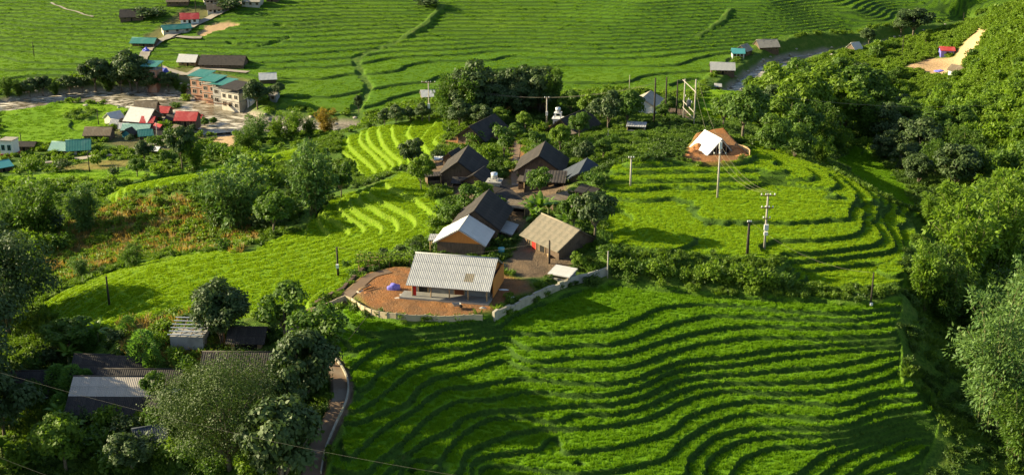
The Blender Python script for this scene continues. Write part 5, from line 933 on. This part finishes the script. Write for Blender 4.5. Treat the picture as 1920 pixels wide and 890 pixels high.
# ---------------------------------------------------------------- water, lanes, bridge
def ribbon(name, line, widths, mat, dz=.0, cross=5, zfun=None, ups=3):
    ln = catmull(line, ups); w = np.interp(np.linspace(0, 1, len(ln)), np.linspace(0, 1, len(widths)), widths); d = np.gradient(ln[:, :2], axis=0); d /= np.linalg.norm(d, axis=1, keepdims=True) + 1e-9; nrm = np.stack([-d[:, 1], d[:, 0]], 1)
    k = np.linspace(-1, 1, cross); X = ln[:, 0, None] + nrm[:, 0, None] * w[:, None] * k; Y = ln[:, 1, None] + nrm[:, 1, None] * w[:, None] * k
    Z = (np.repeat(ln[:, 2, None], cross, 1) if zfun is None else np.maximum(bil(GZ, X, Y), (zfun(ln))[:, None])) + dz; me = grid_mesh(name, X, Y, Z); o = link(name, me, mat); return o
def water_material():
    t = NT('river_water'); p = t.geo(); mp = t.n('ShaderNodeMapping'); mp.inputs['Scale'].default_value = (.5, 1.4, 1); t.l(p, mp.inputs[0])
    n = t.noise(.55, 5, mp.outputs[0], rough=.6); n2 = t.noise(.07, 2, p); foam = t.math('MULTIPLY', t.rng(n, .47, .58), t.rng(n2, .42, .58, .25, 1)); c = t.mix(t.rng(t.noise(.2, 3, p), .4, .6), (.13, .105, .065), (.085, .075, .05))
    t.set(t.b.inputs['Base Color'], t.mix(foam, c, (.68, .60, .48))); t.set(t.b.inputs['Roughness'], t.rng(foam, 0, 1, .25, .8)); t.bump(n, .6, .25); return t.m
WATER = water_material()
for ln in RIV:
    l = ln.copy(); o = ribbon('river', l[:, :3], l[:, 3] * 1.05, WATER, -.12, 3, None, 2); o['kind'] = 'structure'
# boulders and gravel along the water
def rock(seed, s=1.0):
    g = np.random.default_rng(seed); bm = bmesh.new(); bmesh.ops.create_icosphere(bm, subdivisions=1, radius=s)
    for v in bm.verts: v.co *= g.uniform(.7, 1.2); v.co.z *= .6
    return bm_mesh('boulder', bm)
rm = np.clip(smooth(rw + 6, rw + .5, rd) * smooth(rw * .35, rw * .9, rd), 0, 1)
scatter('river_boulders', rock(1), sample(rm, .11, 21, 620), .8, M['stone'], 21)
scatter('river_rocks', rock(2), sample(smooth(rw * 1.0, rw * .6, rd), .018, 22, 620), 1.1, M['stone'], 22)
gb = np.random.default_rng(8); RK = [rock(i, .9) for i in range(3, 6)]
for m_ in RK: m_.materials.append(M['stone'])
for u, v in [(305,188),(312,190),(322,192),(298,184),(330,191),(352,206),(362,208),(374,200),(390,206),(400,212),(385,222),(240,180),(200,192),(160,198),(410,236),(440,232),(1560,104),(1590,100),(1640,92),(1700,86)]:
    p = put(u, v, 330); o = link('boulder', RK[int(gb.integers(3))]); o.location = (p.x, p.y, max(p.z, 1.8)); o.scale = (gb.uniform(.8, 1.6),) * 3; o.rotation_euler = (0, 0, gb.uniform(0, 6)); tag(o, 'pale boulder lying at the edge of the river', 'boulder', 'boulders at the river edge')
def road(name, px, hw, mat, ymin, dz=.09, n=5):
    ln = [list(put(u, v, ymin)) for u, v in px]; ln = catmull(ln, 8); ln[:, 2] = [H(x, y) for x, y, _ in ln]; ln[1:-1, 2] = (ln[:-2, 2] + ln[1:-1, 2] + ln[2:, 2]) / 3
    o = ribbon(name, ln, [hw, hw], M[mat], dz, n, lambda l: l[:, 2], 2); o['kind'] = 'structure'; return o
M['lane'] = weathered('worn_lane', (.36, .31, .24), (.28, .24, .19), (.42, .37, .3), .5); M['path'] = weathered('brown_concrete_path', (.20, .13, .08), (.15, .10, .065), (.25, .20, .15), .6)
road('valley_lane', [(262,122),(268,108),(275,97),(290,84),(318,68),(345,56),(372,44),(400,30),(430,16),(460,2),(480,-10)], 2.0, 'lane', 350, .25)
road('hamlet_lane', [(60,312),(120,302),(180,293),(240,284),(280,272),(320,258),(345,248),(390,238)], 1.6, 'lane', 250, .2)
road('lane_spur', [(325,70),(350,71),(378,72)], 1.5, 'lane', 380, .2)
road('bridge_track', [(300,128),(330,136),(352,140),(375,128),(420,132),(465,136)], 1.6, 'lane', 350, .2)
o = ribbon('earth_path', PATH_A, [.75, .7, .7], M['path'], .06, 5, lambda l: l[:, 2], 2); o['kind'] = 'structure'
o = ribbon('concrete_path', PATH_B, [.85, .95], M['path'], .06, 5, lambda l: l[:, 2], 2); o['kind'] = 'structure'
road('village_footpath', [(966,348),(965,325),(967,300),(970,275),(968,258)], .55, 'path', 150, .06)
road('far_footpath', [(95,6),(115,14),(137,21),(172,32),(168,30)], .5, 'lane', 350, .2)
# footbridge
A, B = put(392, 214, 330), put(466, 196, 330); A.z = max(A.z, 4.2) + 1.0; B.z = A.z + .6; fb = empty('footbridge', A, math.atan2(B.y - A.y, B.x - A.x)); tag(fb, 'long rusty footbridge over the river ending at a white pylon', 'footbridge'); L = (B - A).xy.length
for i in range(24): box('deck_board', (L * i / 24, L * (i + .9) / 24, -.8, .8, .5 - .9 * math.sin(math.pi * i / 24), .62 - .9 * math.sin(math.pi * i / 24)), 'rust', fb)
for sy in (-.8, .8): tube('hand_cable', [(L * i / 12, sy, 2.2 - 1.9 * math.sin(math.pi * i / 12)) for i in range(13)], .09, 'rust', fb, 4); tube('pylon', [(L, sy * 1.3, -7), (L, sy * 1.3, 3.6)], .5, 'whitewall', fb, 4)
box('pylon_beam', (L - .4, L + .4, -1.4, 1.4, 2.6, 3.2), 'whitewall', fb); box('anchor_wall', (L + .5, L + 3.0, -1.6, 1.6, -6, .8), 'whitewall', fb)
for u, v, h_ in [(205,255,14),(238,222,14),(310,246,18),(325,262,20),(335,228,16),(300,232,12),(385,240,18),(245,268,16),(290,275,18),(360,250,16),(210,228,14),(330,205,12),(350,192,14),(400,236,16)]:
    k_ = random.choice(['green', 'shrub', 'round', 'limeshrub']); tree(k_, u, v, h_, 1.1, ADJ[k_] + ' between the hamlet roofs', 'garden plants of the riverside hamlet', ymin=280)
# ---------------------------------------------------------------- walls and fences round the yard
def panel_wall(name, label, px, h, w, mat, t=.09, ymin=90, post=True, uneven=.0):
    ln = catmull([list(put(u, v, ymin)) for u, v in px], 8); S = np.concatenate([[0], np.cumsum(np.hypot(*np.diff(ln[:, :2], axis=0).T))]); n = max(2, int(S[-1] / w)); o = empty(name, ln[0]); tag(o, label, 'wall' if 'wall' in name else 'fence'); base = Vector(ln[0])
    pt = [Vector([np.interp(S[-1] * i / n, S, ln[:, k]) for k in range(3)]) for i in range(n + 1)]
    for p in pt: p.z = H(p.x, p.y)
    for a, b in zip(pt, pt[1:]):
        bm = bmesh.new(); d = (b - a); q = Vector((-d.y, d.x, 0)).normalized() * t / 2; e = d.xy.normalized() * .012; e = Vector((e.x, e.y, 0)); hh = h * (1 + random.uniform(-uneven, uneven)); vv = []
        for P0, s_ in ((a + e, -1), (a + e, 1), (b - e, 1), (b - e, -1)): vv.append((P0 + q * s_) - base)
        lo = [bm.verts.new(x - Vector((0, 0, .5))) for x in vv]; hi = [bm.verts.new(x + Vector((0, 0, hh))) for x in vv]; bm.faces.new(lo[::-1]); bm.faces.new(hi)
        for i in range(4): bm.faces.new((lo[i], lo[(i+1) % 4], hi[(i+1) % 4], hi[i]))
        link('panel' if 'stone' not in name else 'stone_course', bm_mesh('panel', bm), M[mat], o)
        if post: p_ = a - base; box('post', (p_.x - .07, p_.x + .07, p_.y - .07, p_.y + .07, p_.z - .5, p_.z + h + .06), mat, o)
    return o
panel_wall('panel_fence', 'pale cast panel fence curving round the front of the orange yard', [(588,588),(620,576),(652,564),(680,583),(715,596),(760,600),(800,601),(850,602),(905,601)], .72, 1.1, 'panel')
panel_wall('stone_wall', 'whitewashed field stone wall climbing from the yard to the sheds', [(925,598),(955,583),(990,569),(1025,552),(1058,538),(1068,533)], .85, .8, 'stone', .35, post=False, uneven=.18)
panel_wall('block_wall', 'grey block wall behind the paddy, right of the pig shed', [(1068,534),(1095,528),(1120,522),(1138,515)], 1.1, 1.2, 'concrete', .2, post=False, uneven=.05)
panel_wall('earth_bank_wall', 'dark stone bank along the outer side of the earth path', [(600,566),(630,552),(655,532),(680,515),(700,505),(725,499)], .55, .8, 'blackwood', .4, post=False, uneven=.3) if 0 else panel_wall('dark_stone_wall', 'dark dry stone wall along the outer side of the earth path', [(592,572),(620,558),(645,545),(668,522),(690,506),(715,500)], .5, .7, 'plank', .4, post=False, uneven=.3)
panel_wall('low_parapet_wall', 'low whitish parapet along the outer bend of the concrete path', [(612,664),(634,680),(650,708),(653,735),(645,765),(626,805),(610,845),(602,889)], .35, 1.0, 'stone', .16, post=False, uneven=.08)
panel_wall('thin_rail_fence', 'thin wooden rail fence at the right edge of the tent-roofed hut pad', [(1378,280),(1395,284),(1406,292)], .9, 1.2, 'timber', .05, 150)
# vine trellis
p = put(720, 503); tr = empty('vine_trellis', p, R(4)); tag(tr, 'leafy vine trellis on posts left of the grey-roofed house', 'trellis')
for x in np.linspace(-3.2, 3.4, 6):
    for y in (-1.0, 1.3): tube('post', [(x, y, -.5), (x + random.uniform(-.1, .1), y, 1.5)], .055, 'timber', tr, 5)
for y in (-1.0, .1, 1.3): tube('rail', [(-3.4, y, 1.5), (3.6, y, 1.55)], .04, 'timber', tr, 4)
gv = np.random.default_rng(3); nv = 1500; C = np.stack([gv.uniform(-3.6, 3.8, nv), gv.uniform(-1.4, 1.7, nv), 1.5 + gv.normal(0, .14, nv)], 1); hang = gv.uniform(size=nv) < .2; C[hang, 2] -= gv.uniform(0, .5, hang.sum()); lm_ = leaves('vine_leaves', C, rand_dir(nv, gv) + np.array([0, -.2, .1]), unit(rand_dir(nv, gv) * .6 + np.array([0, 0, 1])), .28 * gv.uniform(.7, 1.3, nv), .24, gv.uniform(.2, 1, nv)); link('vine_leaves', lm_, LM['bright'], tr)
p = put(662, 518); tag(plant_at('shrub', p, 1.0, 1.2, '', None, single=True), 'leafy clump at the left end of the vine trellis', 'shrub')
for u, v in [(690,486),(720,478),(750,472),(780,465)]: plant_at('darkshrub', put(u, v), .9, 1.2, 'dark hedge shrub on the bank above the vine trellis', 'hedge above the vine trellis', single=True)
# ---------------------------------------------------------------- yard clutter
def lump(name, label, cat, u, v, s, mat, seed, ymin=90, group=None):
    g = np.random.default_rng(seed); bm = bmesh.new(); bmesh.ops.create_icosphere(bm, subdivisions=3, radius=1)
    o1 = Vector(g.uniform(0, 50, 3)); heap = mat in ('earth', 'concrete', 'fibre_pale', 'white', 'fibre_white')
    for q in bm.verts:
        k = 1 + .55 * mnoise.noise(q.co * 1.6 + o1) + .3 * mnoise.noise(q.co * 4 + o1); rr = q.co.xy.length
        zz = .55 * max(0.0, 1 - rr ** 1.6) if heap and q.co.z > 0 else max(q.co.z, -.1) * .75 + .25 * (q.co.z > .2)
        q.co = Vector((q.co.x * s[0] * (.8 + .4 * k), q.co.y * s[1] * (.8 + .4 * k), zz * s[2] * k * (1.7 if heap else 1.1) - .04))
    for f in bm.faces: f.smooth = not heap
    o = link(name, bm_mesh(name, bm), M[mat]); o.location = put(u, v, ymin); return tag(o, label, cat, group)
lump('tarpaulin_bundle', 'bulging violet-blue tarpaulin bundle on the orange yard', 'tarpaulin', 738, 541, (.7, .5, .62), 'bluelight', 1)
lump('sand_sacks', 'pale heap of sacks by the left rim of the orange yard', 'sacks', 677, 546, (.55, .4, .28), 'fibre_pale', 2)
lump('earth_heap', 'small brown earth heap beside the timber pile', 'earth heap', 690, 548, (.5, .4, .16), 'earth', 3); lump('rubble_heap', 'grey rubble heap in front of the porch steps', 'rubble', 758, 552, (.6, .35, .14), 'concrete', 4); lump('cement_pile', 'flat cement pile left of the porch', 'rubble', 748, 558, (.7, .3, .1), 'fibre_pale', 5)
lump('plastic_scraps', 'white plastic scraps strewn right of the grey-roofed house', 'scraps', 943, 543, (.6, .35, .12), 'white', 6); lump('plastic_scraps', 'smaller heap of pale scraps nearer the stone wall', 'scraps', 957, 556, (.4, .2, .1), 'fibre_white', 7); lump('broken_blocks', 'broken blocks at the right corner post of the porch', 'rubble', 906, 577, (.4, .25, .22), 'concrete', 8); lump('pale_stone', 'lone pale stone on the front rim of the yard', 'stone', 796, 593, (.28, .2, .14), 'fibre_pale', 9)
for i, (u, v) in enumerate([(683,543),(685,541),(687,543)]):
    p = put(u, v); o = tube('plank', [(-.7, -.6, .1 + .08 * i), (.5, .7, .2 + .1 * i)], .09, 'timber', None, 4); o.location = p; tag(o, 'rough timber baulk in the pile by the rim of the yard', 'timber', 'timber pile on the yard')
for u, v, s in [(1296,297,(1.2,.9,.45)),(1286,293,(1.2,.9,.5)),(1300,287,(1.3,.9,.7)),(1310,279,(1.3,1.0,.9)),(1385,288,(1.4,1.0,.6)),(1393,291,(.9,.7,.3)),(1380,281,(1.4,1.0,.9))]: lump('spoil_heap', 'orange spoil heap thrown up beside the tent-roofed hut', 'earth heap', u, v, s, 'earth', int(u), 150, 'spoil heaps round the hut')
p = put(856, 578); wb = empty('wheelbarrow', p, R(20)); tag(wb, 'dull wheelbarrow left in front of the porch', 'wheelbarrow')
bm = bmesh.new(); lo = [bm.verts.new(q) for q in ((-.3,-.2,.35),(.3,-.2,.35),(.3,.2,.35),(-.3,.2,.35))]; hi = [bm.verts.new(q) for q in ((-.5,-.32,.7),(.5,-.32,.62),(.5,.32,.62),(-.5,.32,.7))]; bm.faces.new(lo[::-1])
for i in range(4): bm.faces.new((lo[i], lo[(i+1) % 4], hi[(i+1) % 4], hi[i]))
link('tray', bm_mesh('tray', bm), M['concrete'], wb)
for sy in (-.25, .25): tube('handle', [(.5, sy * .4, .25), (-.9, sy, .55)], .03, 'timber', wb, 4); tube('leg', [(-.3, sy, .4), (-.35, sy, 0)], .025, 'rust', wb, 4)
tube('wheel', [(.55, -.05, .2), (.55, .05, .2)], .2, 'blackwood', wb, 10)
p = put(940, 474, 140); o = tube('water_tub', [(0, 0, 0), (0, 0, .7)], .45, 'turquoise', None, 10); o.location = p; tag(o, 'turquoise water tub beside the eaves of the black-roofed house', 'tub')
lump('blue_sheet', 'blue plastic sheet folded beside the river tower house', 'tarpaulin', 310, 138, (1.4, .8, 1.8), 'blue', 31, 330); lump('blue_sheet', 'blue tarpaulin stall at the bend of the valley lane', 'tarpaulin', 274, 97, (1.1, .9, 1.2), 'blue', 32, 350); lump('blue_sheet', 'violet sheet spread on the pale earth clearing', 'tarpaulin', 1763, 134, (1.9, 1.2, .5), 'bluelight', 33, 330)
# ---------------------------------------------------------------- poles and wires
def pole(label, u, v, hpx, mat='conpole', ymin=90, arms=(), boxes=(), r=.13, rz=0):
    p = put(u, v, ymin); k = mpp(p) / .95; h = hpx * k; o = empty('utility_pole', p, R(rz)); tag(o, label, 'utility pole'); tube('pole', [(0, 0, -.6), (0, 0, h)], [r * 1.25, r * .85], mat, o, 8)
    for f, half, n in arms:
        z_ = h * f; box('crossarm', (-half, half, -.17, -.07, z_, z_ + .11), 'rust' if mat == 'conpole' else mat, o)
        for i in range(n): x = -half + .1 + (2 * half - .2) * i / max(n - 1, 1); tube('insulator', [(x, -.12, z_ + .11), (x, -.12, z_ + .22), (x, -.12, z_ + .36)], [.05, .10, .05], 'porcelain', o, 6)
    for f, w, hh in boxes: box('meter_box', (-w / 2, w / 2, -.42, -.14, h * f, h * f + hh), 'whitewall', o)
    return Vector((p.x, p.y, p.z + h))
P1 = pole('tall concrete pole with two crossarms and white boxes in the knoll field', 1433, 467, 102, arms=[(.96, .95, 4), (.74, .8, 4), (.55, .5, 2)], boxes=[(.36, .55, .75), (.27, .5, .45)])
P2 = pole('short dark pole left of the tall double-armed one', 1401, 477, 62, 'blackwood', arms=[(.95, .3, 3)], r=.17)
P3 = pole('concrete pole with one dark crossarm below the tent-roofed hut', 1345, 371, 92, arms=[(.86, .9, 3)], boxes=[(.98, .4, 1.0)])
P4 = pole('slim pole with a small crossarm at the left end of the knoll terraces', 1182, 349, 53, arms=[(.96, .45, 3)], ymin=120)
P5 = pole('slim dark pole with a white collar at the right end of the terraces', 1632, 574, 62, 'blackwood', boxes=[(.06, .3, .3)], r=.10)
P6 = pole('dark pole with a white meter box on the rice shoulder', 634, 517, 54, 'blackwood', boxes=[(.3, .35, .5)], r=.13)
P7 = pole('bare dark pole near the left tip of the rice shoulder', 205, 571, 52, 'blackwood', r=.13)
P8 = pole('black post at the corner of the tan-roofed house', 1030, 494, 44, 'blackwood', ymin=140, r=.12); pole('grey post at the end of the block wall', 1139, 520, 50, ymin=100, r=.08)
P9 = pole('concrete pole with a white box among the village gardens', 1025, 234, 50, ymin=190, arms=[(.96, .5, 2)], boxes=[(.35, .4, .8)])
P10 = pole('pole with a wide crossarm and transformer at the far rim of the back terraces', 805, 228, 72, ymin=215, arms=[(.97, 1.4, 4), (.2, .7, 2)], boxes=[(.34, .5, 1.0)]); P11 = pole('dark pole right of the transformer pole at the rim', 826, 218, 56, 'blackwood', ymin=215)
P12 = pole('leftmost dark pole of the row above the knoll', 1226, 232, 82, 'blackwood', ymin=200, r=.16); P13 = pole('second dark pole of the row above the knoll', 1247, 222, 74, 'blackwood', ymin=200, r=.15); P14 = pole('third pole of the row above the knoll', 1268, 219, 66, 'blackwood', ymin=200, r=.14)
pole('thin pole in the garden below the hen house', 1140, 262, 18, ymin=190, r=.05); pole('pair of thin poles on the far paddies, left one', 1180, 168, 26, ymin=280, r=.12)
for u, v, h_, lb in [(64,106,24,'thin pole alone in the far upper left paddies'),(185,234,26,'thin pole by the pond in the riverside paddy'),(40,268,18,'thin pole near the white boxy house'),(296,268,36,'pale pole at the hamlet lane'),(168,322,34,'thin pole on the sunny strip field'),(368,30,34,'thin pole behind the red-roofed white house'),(1691,106,36,'thin dark pole at the edge of the bare earth clearing'),(1806,40,14,'tiny pole high on the far paddies')]: pole(lb, u, v, h_, 'blackwood' if 'pale' not in lb else 'conpole', ymin=240, r=.13)
p = put(1281, 228, 200); q = put(1301, 236, 200); k = mpp(p) / .95; hf = empty('transformer_frame', p, math.atan2(q.y - p.y, q.x - p.x)); tag(hf, 'two-pole transformer frame with a crossbeam on the hump above the knoll', 'transformer frame'); dx = (q - p).xy.length
tube('pole', [(0, 0, -.6), (0, 0, 76 * k)], .13, 'conpole', hf, 7); tube('pole', [(dx, 0, q.z - p.z - .6), (dx, 0, q.z - p.z + 80 * k)], .13, 'conpole', hf, 7)
for z_, e in ((72 * k, 1.1), (36 * k, .2), (25 * k, .2)): box('crossbeam', (-e, dx + e, -.22, -.14, z_, z_ + .14), 'conpole', hf)
tube('transformer', [(dx * .5, -.1, 37 * k), (dx * .5, -.1, 37 * k + 1.1), (dx * .5, -.1, 37 * k + 1.25)], [.42, .42, .3], 'render', hf, 10)
for i in range(3): tube('insulator', [(dx * (.2 + .3 * i), -.18, 37 * k + 1.2), (dx * (.2 + .3 * i), -.18, 37 * k + 1.6)], .06, 'porcelain', hf, 5)
def wire(label, a, b, sag, r=.02, mat='wire', group=None, cat='wire'):
    a, b = Vector(a), Vector(b); pts = [a.lerp(b, t) - Vector((0, 0, sag * 4 * t * (1 - t))) for t in np.linspace(0, 1, 17)]; o = tube('wire', [p - a for p in pts], r, mat, None, 4); o.location = a; return tag(o, label, cat, group)
def at_depth(u, v, Y): d = rays(u, v); return Vector((d[0] / d[1] * Y, Y, CAMZ + d[2] / d[1] * Y))
wire('pale cable sweeping across the lower left in front of the farm', at_depth(-60, 680, 92), at_depth(930, 902, 84), .9, .009, 'wire'); wire('short pale cable crossing the bottom left corner', at_depth(-60, 832, 80), at_depth(130, 905, 78), .1, .008, 'wire')
for dx_ in (-.8, 0, .8): wire('overhead line from the knoll field pole towards the hut pole', P1 + Vector((dx_, -.1, .2)), P3 + Vector((dx_, -.1, -.9)), 1.2, .014, group='overhead lines of the knoll')
for dx_ in (-.8, .8): wire('overhead line from the hut pole up to the transformer frame', P3 + Vector((dx_, -.1, -.9)), q + Vector((dx_ * .5, 0, 78 * k)), 1.0, .014, group='overhead lines of the hut')
wire('service line from the short dark pole to the terrace-end pole', P2, P5, 1.5, .012); wire('service line between the tall double-armed pole and the short dark one', P1 - Vector((0, 0, 3)), P2, .4, .012); wire('line from the dark meter pole to the village', P6, P8, 1.5, .012)
for dx_ in (-1.2, 1.2): wire('high line from the transformer pole past the dark grove', P10 + Vector((dx_, 0, 0)), P12 + Vector((dx_ * .3, 0, -1)), 3.0, .02, group='high lines past the grove')
wire('high line from the pole row out over the woods', P14, at_depth(2000, 182, 330), 4.0, .03)
tube_o = tube('guy_wire', [put(652, 640) + Vector((0, 0, .1)), put(690, 606) + Vector((0, 0, 1.0))], .03, 'timber', None, 4); tag(tube_o, 'leaning guy wire over the shaded corner of the terraces', 'guy wire')
